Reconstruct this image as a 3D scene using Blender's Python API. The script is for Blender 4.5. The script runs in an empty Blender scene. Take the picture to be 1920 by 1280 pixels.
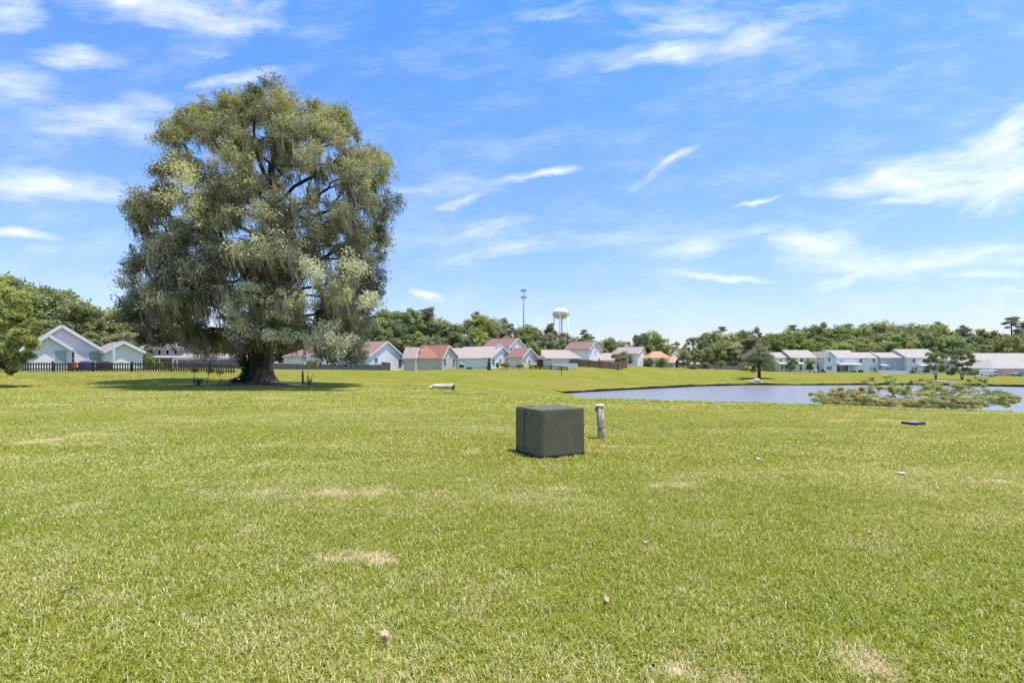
import bpy, math, random
import numpy as np
from mathutils import Vector, Matrix
RNG = np.random.default_rng(7)
random.seed(7)
SC = bpy.context.scene
C = SC.collection
F = 900.0; HX = 960.0; HY = 682.0; CAMZ = 1.6; WZ = -3.3

# ---------- pixel-at-distance to world ----------
def WX(px, d): return (px - HX) / F * d
def WZP(py, d): return CAMZ + (HY - py) * d / F

# ---------- tags ----------
def tag(o, label=None, cat=None, group=None, kind=None):
    if label: o['label'] = label
    if cat: o['category'] = cat
    if group: o['group'] = group
    if kind: o['kind'] = kind
    return o
def empty(name, loc, label=None, cat=None, group=None, rz=0):
    o = bpy.data.objects.new(name, None); C.objects.link(o)
    o.location = loc; o.rotation_euler = (0, 0, rz); o.empty_display_size = .2
    return tag(o, label, cat, group)
def copy_tree(o, parent=None):
    c = o.copy(); C.objects.link(c); c.parent = parent
    for k in list(o.children): copy_tree(k, c)
    return c

# ---------- mesh helpers ----------
class MB:
    def __init__(s): s.v = []; s.f = []; s.m = []
    def add(s, vs, fs, mi=0):
        b = len(s.v); s.v += [tuple(v) for v in vs]
        s.f += [tuple(i + b for i in f) for f in fs]; s.m += [mi] * len(fs); return s
    def box(s, c, size, rz=0, mi=0, rot=None):
        R = rot if rot is not None else Matrix.Rotation(rz, 3, 'Z')
        c = Vector(c); hx, hy, hz = size[0] / 2, size[1] / 2, size[2] / 2
        vs = [c + R @ Vector((x * hx, y * hy, z * hz)) for z in (-1, 1) for y in (-1, 1) for x in (-1, 1)]
        return s.add(vs, [(0, 2, 3, 1), (4, 5, 7, 6), (0, 1, 5, 4), (2, 6, 7, 3), (0, 4, 6, 2), (1, 3, 7, 5)], mi)
    def bar(s, p, q, w, h, mi=0, up=(0, 0, 1)):
        p = Vector(p); q = Vector(q); d = (q - p); L = d.length
        x = d.normalized(); u = Vector(up)
        y = u.cross(x)
        if y.length < 1e-4: y = Vector((0, 1, 0)).cross(x)
        y.normalize(); z = x.cross(y)
        R = Matrix((x, y, z)).transposed()
        return s.box((p + q) / 2, (L, w, h), rot=R, mi=mi)
    def tube(s, pts, rad, n=8, mi=0, cap=True):
        pts = [Vector(p) for p in pts]; rings = []
        for i, p in enumerate(pts):
            t = (pts[min(i + 1, len(pts) - 1)] - pts[max(i - 1, 0)]).normalized()
            a = t.cross(Vector((0, 0, 1)) if abs(t.z) < .9 else Vector((1, 0, 0))).normalized(); b = t.cross(a)
            r = rad[i] if hasattr(rad, '__len__') else rad
            rings.append([p + (a * math.cos(2 * math.pi * k / n) + b * math.sin(2 * math.pi * k / n)) * r for k in range(n)])
        vs = [v for r in rings for v in r]; fs = []
        for i in range(len(pts) - 1):
            for k in range(n):
                fs.append((i * n + k, i * n + (k + 1) % n, (i + 1) * n + (k + 1) % n, (i + 1) * n + k))
        if cap: fs.append(tuple(range(n))[::-1]); fs.append(tuple((len(pts) - 1) * n + k for k in range(n)))
        return s.add(vs, fs, mi)
    def lathe(s, prof, c=(0, 0, 0), n=24, mi=0, cap=True):
        vs = []; fs = []
        for (r, z) in prof:
            for k in range(n):
                a = 2 * math.pi * k / n; vs.append((c[0] + r * math.cos(a), c[1] + r * math.sin(a), c[2] + z))
        for i in range(len(prof) - 1):
            for k in range(n):
                fs.append((i * n + k, i * n + (k + 1) % n, (i + 1) * n + (k + 1) % n, (i + 1) * n + k))
        if cap: fs.append(tuple(range(n))[::-1]); fs.append(tuple((len(prof) - 1) * n + k for k in range(n)))
        return s.add(vs, fs, mi)
    def prism(s, poly, e, mi=0):
        n = len(poly); e = Vector(e); vs = [Vector(p) for p in poly] + [Vector(p) + e for p in poly]
        fs = [tuple(range(n)), tuple(range(2 * n - 1, n - 1, -1))]
        for k in range(n): fs.append((k, (k + 1) % n, n + (k + 1) % n, n + k)[::-1])
        return s.add(vs, fs, mi)
    def build(s, name, mats, parent=None, smooth=False, bevel=0):
        me = bpy.data.meshes.new(name); me.from_pydata(s.v, [], s.f)
        if not isinstance(mats, (list, tuple)): mats = [mats]
        for m in mats: me.materials.append(m)
        me.polygons.foreach_set('material_index', s.m)
        if smooth: me.polygons.foreach_set('use_smooth', [True] * len(s.f))
        me.validate(); me.update()
        o = bpy.data.objects.new(name, me); C.objects.link(o); o.parent = parent
        if bevel:
            b = o.modifiers.new('bevel', 'BEVEL'); b.width = bevel; b.segments = 3; b.limit_method = 'ANGLE'
        return o
def np_mesh(name, V, Q, mats, parent=None, tone=None, smooth=False):
    me = bpy.data.meshes.new(name); k = Q.shape[1]
    me.vertices.add(len(V)); me.vertices.foreach_set('co', V.astype(np.float32).ravel())
    me.loops.add(Q.size); me.loops.foreach_set('vertex_index', Q.astype(np.int32).ravel())
    me.polygons.add(len(Q)); me.polygons.foreach_set('loop_start', np.arange(0, Q.size, k, dtype=np.int32))
    me.polygons.foreach_set('loop_total', np.full(len(Q), k, dtype=np.int32))
    if smooth: me.polygons.foreach_set('use_smooth', np.ones(len(Q), dtype=bool))
    if tone is not None:
        a = me.attributes.new('tone', 'FLOAT', 'POINT'); a.data.foreach_set('value', tone.astype(np.float32))
    if not isinstance(mats, (list, tuple)): mats = [mats]
    for m in mats: me.materials.append(m)
    me.update(calc_edges=True)
    o = bpy.data.objects.new(name, me); C.objects.link(o); o.parent = parent
    return o

# ---------- node helpers ----------
class NT:
    def __init__(s, tree): s.t = tree
    def n(s, typ, **kw):
        x = s.t.nodes.new(typ)
        for k, v in kw.items(): setattr(x, k, v)
        return x
    def put(s, sock, v):
        if v is None: return
        if isinstance(v, bpy.types.NodeSocket): s.t.links.new(v, sock)
        else: sock.default_value = v
    def math(s, op, a, b=None, c=None, clamp=False):
        x = s.n('ShaderNodeMath', operation=op, use_clamp=clamp); s.put(x.inputs[0], a); s.put(x.inputs[1], b)
        if c is not None: s.put(x.inputs[2], c)
        return x.outputs[0]
    def vec(s, op, a, b=None):
        x = s.n('ShaderNodeVectorMath', operation=op); s.put(x.inputs[0], a); s.put(x.inputs[1], b)
        return x.outputs['Value'] if op in ('DOT_PRODUCT', 'LENGTH', 'DISTANCE') else x.outputs[0]
    def noise(s, vec, scale, detail=3, rough=.5, dist=0):
        x = s.n('ShaderNodeTexNoise'); s.put(x.inputs['Vector'], vec); x.inputs['Scale'].default_value = scale
        x.inputs['Detail'].default_value = detail; x.inputs['Roughness'].default_value = rough; x.inputs['Distortion'].default_value = dist
        return x.outputs['Fac']
    def rng(s, v, a, b, c=0, d=1, smooth=True):
        x = s.n('ShaderNodeMapRange', interpolation_type='SMOOTHSTEP' if smooth else 'LINEAR'); s.put(x.inputs[0], v)
        for i, q in enumerate((a, b, c, d)): s.put(x.inputs[i + 1], q)
        return x.outputs[0]
    def mix(s, f, a, b, mode='MIX'):
        x = s.n('ShaderNodeMix', data_type='RGBA', blend_type=mode); s.put(x.inputs[0], f)
        s.put(x.inputs[6], a if isinstance(a, bpy.types.NodeSocket) else tuple(a[:3]) + (1,))
        s.put(x.inputs[7], b if isinstance(b, bpy.types.NodeSocket) else tuple(b[:3]) + (1,))
        return x.outputs[2]
    def scale(s, v, k):
        x = s.n('ShaderNodeMapping'); s.put(x.inputs[0], v); x.inputs['Scale'].default_value = k; return x.outputs[0]
def newmat(name):
    m = bpy.data.materials.new(name); m.use_nodes = True; t = m.node_tree; t.nodes.clear(); return m, NT(t)
def pbr(name, col, col2=None, scale=2.0, rough=.7, metal=0, spec=.5, bump=None, bscale=30, bstr=.2, stretch=None, lap=None, shingle=False, planks=None, detail=4):
    """col/col2 mixed by noise, optional bump, horizontal laps (metres), shingle courses or vertical boards"""
    m, N = newmat(name); out = N.n('ShaderNodeOutputMaterial'); b = N.n('ShaderNodeBsdfPrincipled')
    N.t.links.new(b.outputs[0], out.inputs[0])
    tc = N.n('ShaderNodeTexCoord').outputs['Object']
    v = N.scale(tc, stretch) if stretch else tc
    f = N.rng(N.noise(v, scale, detail, .6), .3, .7)
    c = N.mix(f, col, col2 or tuple(x * .82 for x in col))
    h = None
    if lap:
        z = N.n('ShaderNodeSeparateXYZ'); N.put(z.inputs[0], tc)
        fr = N.math('FRACT', N.math('DIVIDE', z.outputs[2], lap))
        h = N.math('MULTIPLY', fr, -1.0)
    if planks:
        g = N.n('ShaderNodeNewGeometry'); sp = N.n('ShaderNodeSeparateXYZ'); N.put(sp.inputs[0], tc)
        q = N.math('DIVIDE', N.math('ADD', sp.outputs[0], N.math('MULTIPLY', sp.outputs[1], .83)), planks)
        w = N.n('ShaderNodeTexWhiteNoise', noise_dimensions='1D'); N.put(w.inputs['W'], N.math('FLOOR', q))
        c = N.mix(N.math('MULTIPLY', w.outputs['Value'], .45), c, tuple(x * .55 for x in col))
        fr = N.math('FRACT', q); gap = N.rng(N.math('ABSOLUTE', N.math('SUBTRACT', fr, .5)), .44, .49)
        c = N.mix(N.math('MULTIPLY', gap, .7), c, tuple(x * .25 for x in col))
    if shingle:
        c = N.mix(N.math('MULTIPLY', N.noise(tc, 7, 2, .7), .5), c, tuple(x * .6 for x in col))
        st = N.noise(N.scale(tc, (3, 3, .25)), 1.2, 3)
        c = N.mix(N.rng(st, .5, .8, 0, .35), c, tuple(x * .6 for x in col))
    N.put(b.inputs['Base Color'], c); b.inputs['Roughness'].default_value = rough; b.inputs['Metallic'].default_value = metal
    b.inputs['Specular IOR Level'].default_value = spec
    if bump or h is not None:
        x = N.n('ShaderNodeBump'); x.inputs['Strength'].default_value = bstr if h is None else .6
        x.inputs['Distance'].default_value = .02 if h is None else .02
        N.put(x.inputs['Height'], h if h is not None else N.noise(v, bscale, 4, .6)); N.t.links.new(x.outputs[0], b.inputs['Normal'])
    return m
def leafmat(name, dark, light, var=.35, trans=.38, gloss=.025):
    m, N = newmat(name); out = N.n('ShaderNodeOutputMaterial')
    a = N.n('ShaderNodeAttribute', attribute_name='tone').outputs['Fac']
    oi = N.n('ShaderNodeObjectInfo').outputs['Random']
    c = N.mix(a, dark, light)
    hs = N.n('ShaderNodeHueSaturation'); N.put(hs.inputs['Color'], c)
    N.put(hs.inputs['Hue'], N.math('ADD', .5 - .03, N.math('MULTIPLY', oi, .05)))
    N.put(hs.inputs['Value'], N.math('ADD', 1 - var / 2, N.math('MULTIPLY', N.math('FRACT', N.math('MULTIPLY', oi, 7.31)), var)))
    c = hs.outputs[0]
    d = N.n('ShaderNodeBsdfDiffuse'); N.put(d.inputs[0], c)
    tcol = N.mix(1.0, c, (1.0, 1.1, .45), 'MULTIPLY')
    t = N.n('ShaderNodeBsdfTranslucent'); N.put(t.inputs[0], tcol)
    g = N.n('ShaderNodeBsdfGlossy'); g.inputs['Roughness'].default_value = .6; g.inputs[0].default_value = (.9, .95, 1, 1)
    m1 = N.n('ShaderNodeMixShader'); m1.inputs[0].default_value = trans
    N.t.links.new(d.outputs[0], m1.inputs[1]); N.t.links.new(t.outputs[0], m1.inputs[2])
    m2 = N.n('ShaderNodeMixShader'); m2.inputs[0].default_value = gloss
    N.t.links.new(m1.outputs[0], m2.inputs[1]); N.t.links.new(g.outputs[0], m2.inputs[2])
    N.t.links.new(m2.outputs[0], out.inputs[0]); return m

# ---------- camera ----------
cam = bpy.data.objects.new('camera', bpy.data.cameras.new('camera')); C.objects.link(cam); SC.camera = cam
cam.location = (0, 0, CAMZ); cam.rotation_euler = (math.radians(90), 0, 0)
cam.data.sensor_width = 36; cam.data.lens = 36 * F / 1920; cam.data.shift_y = (HY - 640) / 1920
cam.data.clip_start = .1; cam.data.clip_end = 20000

# ---------- sun and sky ----------
EL = math.radians(76); SAZ = math.atan2(1.0, -.20)
sd = Vector((math.cos(EL) * math.sin(SAZ), math.cos(EL) * math.cos(SAZ), math.sin(EL)))
sun = bpy.data.objects.new('sun', bpy.data.lights.new('sun', 'SUN')); C.objects.link(sun)
sun.data.energy = 4.0; sun.data.angle = math.radians(.53); sun.data.color = (1, .95, .87)
sun.rotation_euler = sd.to_track_quat('Z', 'Y').to_euler(); sun.location = (0, 0, 60)
W = bpy.data.worlds.new('World'); SC.world = W; W.use_nodes = True; W.node_tree.nodes.clear(); N = NT(W.node_tree)
sky = N.n('ShaderNodeTexSky', sky_type='NISHITA'); sky.sun_disc = False; sky.sun_elevation = EL; sky.sun_rotation = SAZ
sky.air_density = 1.0; sky.dust_density = .6; sky.ozone_density = 1.6
dirv = N.n('ShaderNodeTexCoord').outputs['Generated']
sepd = N.n('ShaderNodeSeparateXYZ'); N.put(sepd.inputs[0], dirv)
air = N.n('ShaderNodeValToRGB'); N.put(air.inputs[0], sepd.outputs[2]); ce = air.color_ramp.elements; ce[0].position = .05; ce[0].color = (.76, .73, .86, 1); ce[1].position = .62; ce[1].color = (.33, .65, 1.02, 1)
q_ = ce.new(.22); q_.color = (.68, .76, .95, 1); q_ = ce.new(.39); q_.color = (.56, .74, 1.0, 1)
skycol = N.mix(1.0, sky.outputs[0], air.outputs[0], 'MULTIPLY')
clouds = [ # px, py, half width, half height, tilt, strength, thin streaks
 (250,14,110,22,-10,1.0,2.2),(345,28,150,26,-4,.9,2.2),(450,25,60,24,25,.8,2),(15,15,60,26,0,.9,2),(155,112,62,20,-6,.95,2),(30,160,80,30,-8,.5,1.5),
 (210,228,110,34,-3,.8,1.5),(80,350,150,26,-4,.8,2.5),(445,149,75,12,10,.85,1.5),(390,97,50,9,-8,.6,2),(30,438,60,9,-2,.9,2),(95,468,45,9,10,.5,2),
 (110,250,260,110,0,.15,1.5),(1250,100,105,22,4,1.0,2.5),(1420,66,120,26,16,.75,2.5),(1290,30,150,38,0,.5,1.5),(1050,5,90,16,8,.6,2),
 (1760,322,190,34,10,1.0,3),(1700,348,170,18,2,1.0,3),(1890,265,90,40,40,1.0,2),(1780,355,120,16,6,1.0,3),(1900,320,110,52,20,1.0,2),(1690,378,70,6,4,.8,3),(1865,388,36,10,32,.8,2),
 (1530,462,75,26,-12,.95,2.5),(1590,495,110,26,-8,.95,2.5),(1610,520,75,12,10,.8,3),(1780,490,170,18,8,.75,3),(1880,468,80,14,12,.85,3),
 (1040,326,62,6,9,1.0,1),(960,338,60,8,8,.7,2),(1262,298,46,8,28,1.0,1),(1225,318,50,12,35,.6,2),(1413,383,34,4,17,1.0,1),(800,549,24,6,-14,1.0,1),(870,375,42,7,14,.85,2),
 (900,436,90,18,10,.7,2),(925,462,80,14,12,.7,2),(1310,472,70,12,3,.9,2.5),(1330,518,80,5,-4,.8,2),(1120,445,240,18,2,.35,2),(1400,440,260,26,6,.35,2),
 (1820,517,70,7,0,.85,3),(1885,544,55,4,2,.9,1),(1500,570,300,20,0,.18,2),(240,550,40,14,-5,.7,2),(1700,125,28,6,12,.5,2),(1450,150,420,110,12,.16,1),(830,345,120,20,0,.4,2),(1490,600,90,6,0,.3,2)]
warp = N.n('ShaderNodeTexNoise'); N.put(warp.inputs['Vector'], dirv); warp.inputs['Scale'].default_value = 6; warp.inputs['Detail'].default_value = 5; warp.inputs['Roughness'].default_value = .6
wv = N.vec('SCALE', N.vec('SUBTRACT', warp.outputs['Color'], (.5, .5, .5))); wv.node.inputs['Scale'].default_value = .055
dirw = N.vec('ADD', dirv, wv)
def streaks(tilt, src, stretch, det, seed):
    sp = N.n('ShaderNodeSeparateXYZ'); N.put(sp.inputs[0], src); yy = N.math('MAXIMUM', N.math('ABSOLUTE', sp.outputs[1]), .3)
    cb = N.n('ShaderNodeCombineXYZ'); N.put(cb.inputs[0], N.math('DIVIDE', sp.outputs[0], yy)); N.put(cb.inputs[2], N.math('DIVIDE', sp.outputs[2], yy)); N.put(cb.inputs[1], N.math('SIGN', sp.outputs[1]))
    mp = N.n('ShaderNodeMapping'); N.put(mp.inputs[0], cb.outputs[0]); mp.vector_type = 'TEXTURE'; mp.inputs['Rotation'].default_value = (0, math.radians(-tilt), 0)
    mp2 = N.n('ShaderNodeMapping'); N.put(mp2.inputs[0], mp.outputs[0]); mp2.inputs['Scale'].default_value = (4.2, 3, 4.2 * stretch); mp2.inputs['Location'].default_value = (seed, 0, 0)
    return N.noise(mp2.outputs[0], 1.0, det, .66)
smallw = N.vec('ADD', dirv, N.vec('MULTIPLY', wv, (.35, .35, .35)))
mask = None; acc = None
for gi_, (lo, hi, tilt, stretch) in enumerate(((-90, 3, -3, 4.0), (3, 20, 11, 4.5), (20, 90, 30, 4.0))):
    soft = None
    for (px, py, hw, hh, tl, st, kk) in clouds:
        if not (lo <= tl < hi): continue
        c = Vector(((px - HX) / F, 1, (HY - py) / F)); D = c.length; c.normalize()
        a = math.radians(tl); u = Vector((math.cos(a), 0, math.sin(a))); v = Vector((-math.sin(a), 0, math.cos(a)))
        u = u - c * u.dot(c); v = v - c * v.dot(c); ku, kv = u.length, v.length; u.normalize()
        v = (v - u * v.dot(u)); v.normalize(); sw = hw * 1.75 / F / D * ku; sh = hh * 1.9 / F / D * kv
        # each cloud is evaluated after the one before it (keeps the shader stack small)
        prev = soft if soft is not None else acc
        dk = dirw if prev is None else N.vec('ADD', dirw, N.math('MULTIPLY', prev, 1e-7))
        U = N.vec('DOT_PRODUCT', dk, tuple(u / sw)); V = N.vec('DOT_PRODUCT', dk, tuple(v / sh))
        r2 = N.math('MULTIPLY_ADD', U, U, N.math('MULTIPLY', V, V))
        base = N.math('SUBTRACT', 1.0, N.math('SQRT', r2)); fr = N.math('MULTIPLY', N.vec('DOT_PRODUCT', dk, tuple(c)), 9.0, clamp=True)
        base = N.math('MULTIPLY', N.math('MULTIPLY', base, fr), st, clamp=True)
        soft = base if soft is None else N.math('MAXIMUM', soft, base)
    src = N.vec('ADD', smallw, N.math('MULTIPLY', soft, 1e-7))
    nz = streaks(tilt, src, stretch, 7, gi_ * 3.7)
    al = N.math('POWER', N.rng(N.math('MULTIPLY_ADD', soft, 1.0, N.math('MULTIPLY', N.math('SUBTRACT', nz, .5), 2.6)), .1, 1.25, smooth=False), 1.25)
    al = N.math('MULTIPLY', al, N.rng(soft, 0, .3))
    acc = al if acc is None else N.math('MAXIMUM', acc, al)
sv = streaks(6, N.vec('ADD', smallw, N.math('MULTIPLY', acc, 1e-7)), 3.0, 5, 9.1)
veil = N.rng(sv, .42, .85, 0, .30)
mask = N.math('ADD', acc, N.math('MULTIPLY', veil, N.math('SUBTRACT', 1.0, acc)), clamp=True)
lift = N.rng(sepd.outputs[2], .0, .75, 1.0, 1.55, False)
sc_ = N.vec('SCALE', skycol); N.put(sc_.node.inputs['Scale'], lift)
cc = N.mix(mask, sc_, (5.4, 5.7, 6.2))
bg = N.n('ShaderNodeBackground'); N.put(bg.inputs[0], cc); bg.inputs[1].default_value = .15
wo = N.n('ShaderNodeOutputWorld'); N.t.links.new(bg.outputs[0], wo.inputs[0])
SC.view_settings.view_transform = 'Standard'; SC.view_settings.look = 'None'; SC.view_settings.exposure = .46; SC.view_settings.gamma = 1
SC.view_settings.use_curve_mapping = False
SC.render.engine = 'CYCLES'; SC.cycles.max_bounces = 6; SC.cycles.diffuse_bounces = 3; SC.cycles.glossy_bounces = 2
SC.cycles.transmission_bounces = 3; SC.cycles.transparent_max_bounces = 6; SC.cycles.use_denoising = True
SC.cycles.sample_clamp_indirect = 6

# ---------- terrain ----------
pond = [(1046,737.5,77.5),(1062,736.5,81),(1120,733,None),(1200,729,None),(1300,724,None),(1400,721.5,None),(1500,721.8,None),(1600,721.4,None),(1700,721.5,None),(1800,722.5,None),(1920,725,None),(2100,730,None),(2400,742,None)]
PP = []
for px, py, d in pond:
    d = (CAMZ - WZ) * F / (py - HY); PP.append((WX(px, d), d))
far_n = len(PP)
PP += [(85, 35), (60, 30), (33, 36), (22, 42), (14, 48), (10, 58)]
PP = np.array(PP)
def pond_sd(X, Y):
    dmin = np.full(X.shape, 1e9); ins = np.zeros(X.shape, bool)
    n = len(PP)
    for i in range(n):
        a = PP[i]; b = PP[(i + 1) % n]; e = b - a
        t = np.clip(((X - a[0]) * e[0] + (Y - a[1]) * e[1]) / (e @ e), 0, 1)
        dmin = np.minimum(dmin, np.hypot(X - a[0] - t * e[0], Y - a[1] - t * e[1]))
        cr = ((a[1] > Y) != (b[1] > Y)); xi = a[0] + (Y - a[1]) / (b[1] - a[1] + 1e-12) * e[0]
        ins ^= cr & (X < xi)
    return np.where(ins, -dmin, dmin)
ctrl = []
def cp(px, py, d): ctrl.append((WX(px, d), d, WZP(py, d)))
for a in [(-300,697,50),(0,698,46),(220,698,46),(440,698,50),(100,694,56),(487,720,36),(300,718,38),(100,718,38),(600,696,100),(731,696.5,100),(850,691,110),(940,690,112),(1040,689,112),(1120,688,115),
          (1175,688,122),(1230,688,150),(1330,692,140),(1425,709.5,118),(1370,693,150),(1460,697,178),(1600,697.5,180),(1700,700,180),(1860,705.5,165),(1920,705.5,165),(1750,711,120),(2300,708,165),
          (1052,705,95),(940,708,75),(830,727,34),(900,712,62),(700,712,55),(600,716,44),(1200,707,112),(1300,706,122),(250,690,110),(60,688,110)]: cp(*a)
for px, z in ((100,.6),(500,.6),(900,.9),(1300,.5),(1700,-1.0),(2200,-2)): ctrl.append((WX(px, 250), 250, z))
for x in (-60,-30,-10,0,8): ctrl.append((x, 15, 0)); ctrl.append((x, -20, 0))
for x in (-45,-20,0): ctrl.append((x, 25, 0))
ctrl += [(30,-5,0),(60,-10,0),(80,20,-1.5)]
for i in range(far_n): ctrl.append((PP[i][0], PP[i][1], WZ + .35))
for x, y in PP[far_n:]: ctrl.append((x, y, WZ + .3))
ctrl = np.array(ctrl)
def _tps():
    n = len(ctrl); P = ctrl[:, :2] / 100; D = np.hypot(P[:, None, 0] - P[None, :, 0], P[:, None, 1] - P[None, :, 1])
    K = np.where(D > 0, D * D * np.log(D + 1e-12), 0) + np.eye(n) * 2e-4
    A = np.zeros((n + 3, n + 3)); A[:n, :n] = K; A[:n, n] = 1; A[:n, n + 1:] = P; A[n, :n] = 1; A[n + 1:, :n] = P.T
    return np.linalg.solve(A, np.concatenate([ctrl[:, 2], [0, 0, 0]]))
TW = _tps()
def sstep(x, a, b): t = np.clip((x - a) / (b - a), 0, 1); return t * t * (3 - 2 * t)
def height(X, Y):
    X = np.asarray(X, float); Y = np.asarray(Y, float); sh = X.shape; X = X.ravel(); Y = Y.ravel()
    n = len(ctrl); z = TW[n] + TW[n + 1] * X / 100 + TW[n + 2] * Y / 100
    for i in range(n):
        D2 = ((X - ctrl[i, 0]) ** 2 + (Y - ctrl[i, 1]) ** 2) / 1e4
        z = z + TW[i] * .5 * D2 * np.log(D2 + 1e-12)
    r = np.hypot(X, Y)
    z = z + (-.6 - z) * sstep(r, 230, 420)
    # the mown near lawn, level up to a crest line above the near bank
    q = .447 * X + .894 * Y - 22.6; ang = X / np.maximum(Y, 3)
    fade = sstep(ang, -.22, .06)
    near = -.17 * fade * np.log1p(np.exp(np.clip(q / .9, -30, 30))) * .9
    w = sstep(r, 30, 52); w = np.where(Y < 0, sstep(r, 60, 120), w)
    z = near * (1 - w) + z * w
    z = z + .035 * np.sin(X * .31 + 1) * np.sin(Y * .23) * sstep(r, 6, 30)
    s = pond_sd(X, Y)
    z = np.where(s > 0, np.maximum(z, np.minimum(WZ + .3 + .03 * s, WZ + .9)), WZ + .3 - 1.6 * sstep(-s, .2, 1.4))
    return z.reshape(sh)
def GZ(x, y): return float(height(np.array([x]), np.array([y]))[0])
def PT(px, d, dz=0): x = WX(px, d); return Vector((x, d, GZ(x, d) + dz))

fan = np.concatenate([np.arange(-180, -52, 4), np.arange(-52, 52, .22), np.arange(52, 180, 4)])
rad = [.4]
while rad[-1] < 9000: rad.append(rad[-1] * (1.012 if 12 < rad[-1] < 200 else 1.05) + .02)
rad = np.array(rad); th = np.radians(fan)
R2, T2 = np.meshgrid(rad, th, indexing='ij'); GXX = R2 * np.sin(T2); GYY = R2 * np.cos(T2); GZZ = height(GXX, GYY)
V = np.stack([GXX, GYY, GZZ], -1).reshape(-1, 3); nr, nt = len(rad), len(th)
i, j = np.meshgrid(np.arange(nr - 1), np.arange(nt), indexing='ij'); j2 = (j + 1) % nt
Q = np.stack([i * nt + j, i * nt + j2, (i + 1) * nt + j2, (i + 1) * nt + j], -1).reshape(-1, 4)[:, ::-1]
V = np.vstack([V, [[0, 0, 0]]])

# shared lawn colouring by world position
spots = [(620,925,140,9),(1255,913,62,7),(1045,917,44,10),(180,815,56,5),(80,829,60,5),(690,1045,90,13),(210,945,60,11),(1210,1028,26,8),(722,1204,15,8),(1270,1252,45,14),(1620,1245,42,14),
         (410,745,24,2.2),(510,748,34,2),(1150,840,20,5),(795,733,32,1.8),(240,1122,42,9),(1400,1272,50,10),(1580,790,22,2.5),(1660,790,24,2),(880,848,30,6),(470,1000,40,8),(1850,905,40,5)]
def lawn_group():
    g = bpy.data.node_groups.new('lawn_colour', 'ShaderNodeTree'); g.interface.new_socket('Dry', in_out='OUTPUT', socket_type='NodeSocketFloat')
    g.interface.new_socket('Bare', in_out='OUTPUT', socket_type='NodeSocketFloat'); g.interface.new_socket('Tint', in_out='OUTPUT', socket_type='NodeSocketFloat')
    N = NT(g); out = N.n('NodeGroupOutput'); pos = N.n('ShaderNodeNewGeometry').outputs['Position']
    flat = N.vec('MULTIPLY', pos, (1, 1, 0))
    ragged = N.noise(flat, 1.7, 7, .72)
    bare = None
    for (px, py, a, b) in spots:
        d = CAMZ * F / (py - HY); x = WX(px, d); rx = a / F * d; ry = b * d * d / (CAMZ * F)
        v = N.vec('MULTIPLY', N.vec('SUBTRACT', flat, (x, d, 0)), (1 / rx, 1 / max(ry, .12), 0))
        e = N.math('SUBTRACT', 1.0, N.math('MULTIPLY', N.vec('LENGTH', v), .5))
        bare = e if bare is None else N.math('MAXIMUM', bare, e)
    bare = N.rng(N.math('ADD', bare, N.math('MULTIPLY', N.math('SUBTRACT', ragged, .5), 4.2)), .3, 1.25)
    rot = N.n('ShaderNodeMapping'); N.put(rot.inputs[0], flat); rot.inputs['Rotation'].default_value = (0, 0, math.radians(-8)); rot.inputs['Scale'].default_value = (.16, .5, 1)
    d1 = N.noise(rot.outputs[0], 1.0, 5, .65, .4); d2 = N.noise(flat, 1.1, 4, .7)
    dry = N.rng(N.math('ADD', N.math('MULTIPLY', d1, .65), N.math('MULTIPLY', d2, .35)), .44, .66)
    far = N.noise(N.scale(flat, (.03, .09, 1)), 1, 3, .6)
    N.put(out.inputs['Dry'], dry); N.put(out.inputs['Bare'], bare); N.put(out.inputs['Tint'], far)
    return g
LG = lawn_group()
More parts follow.
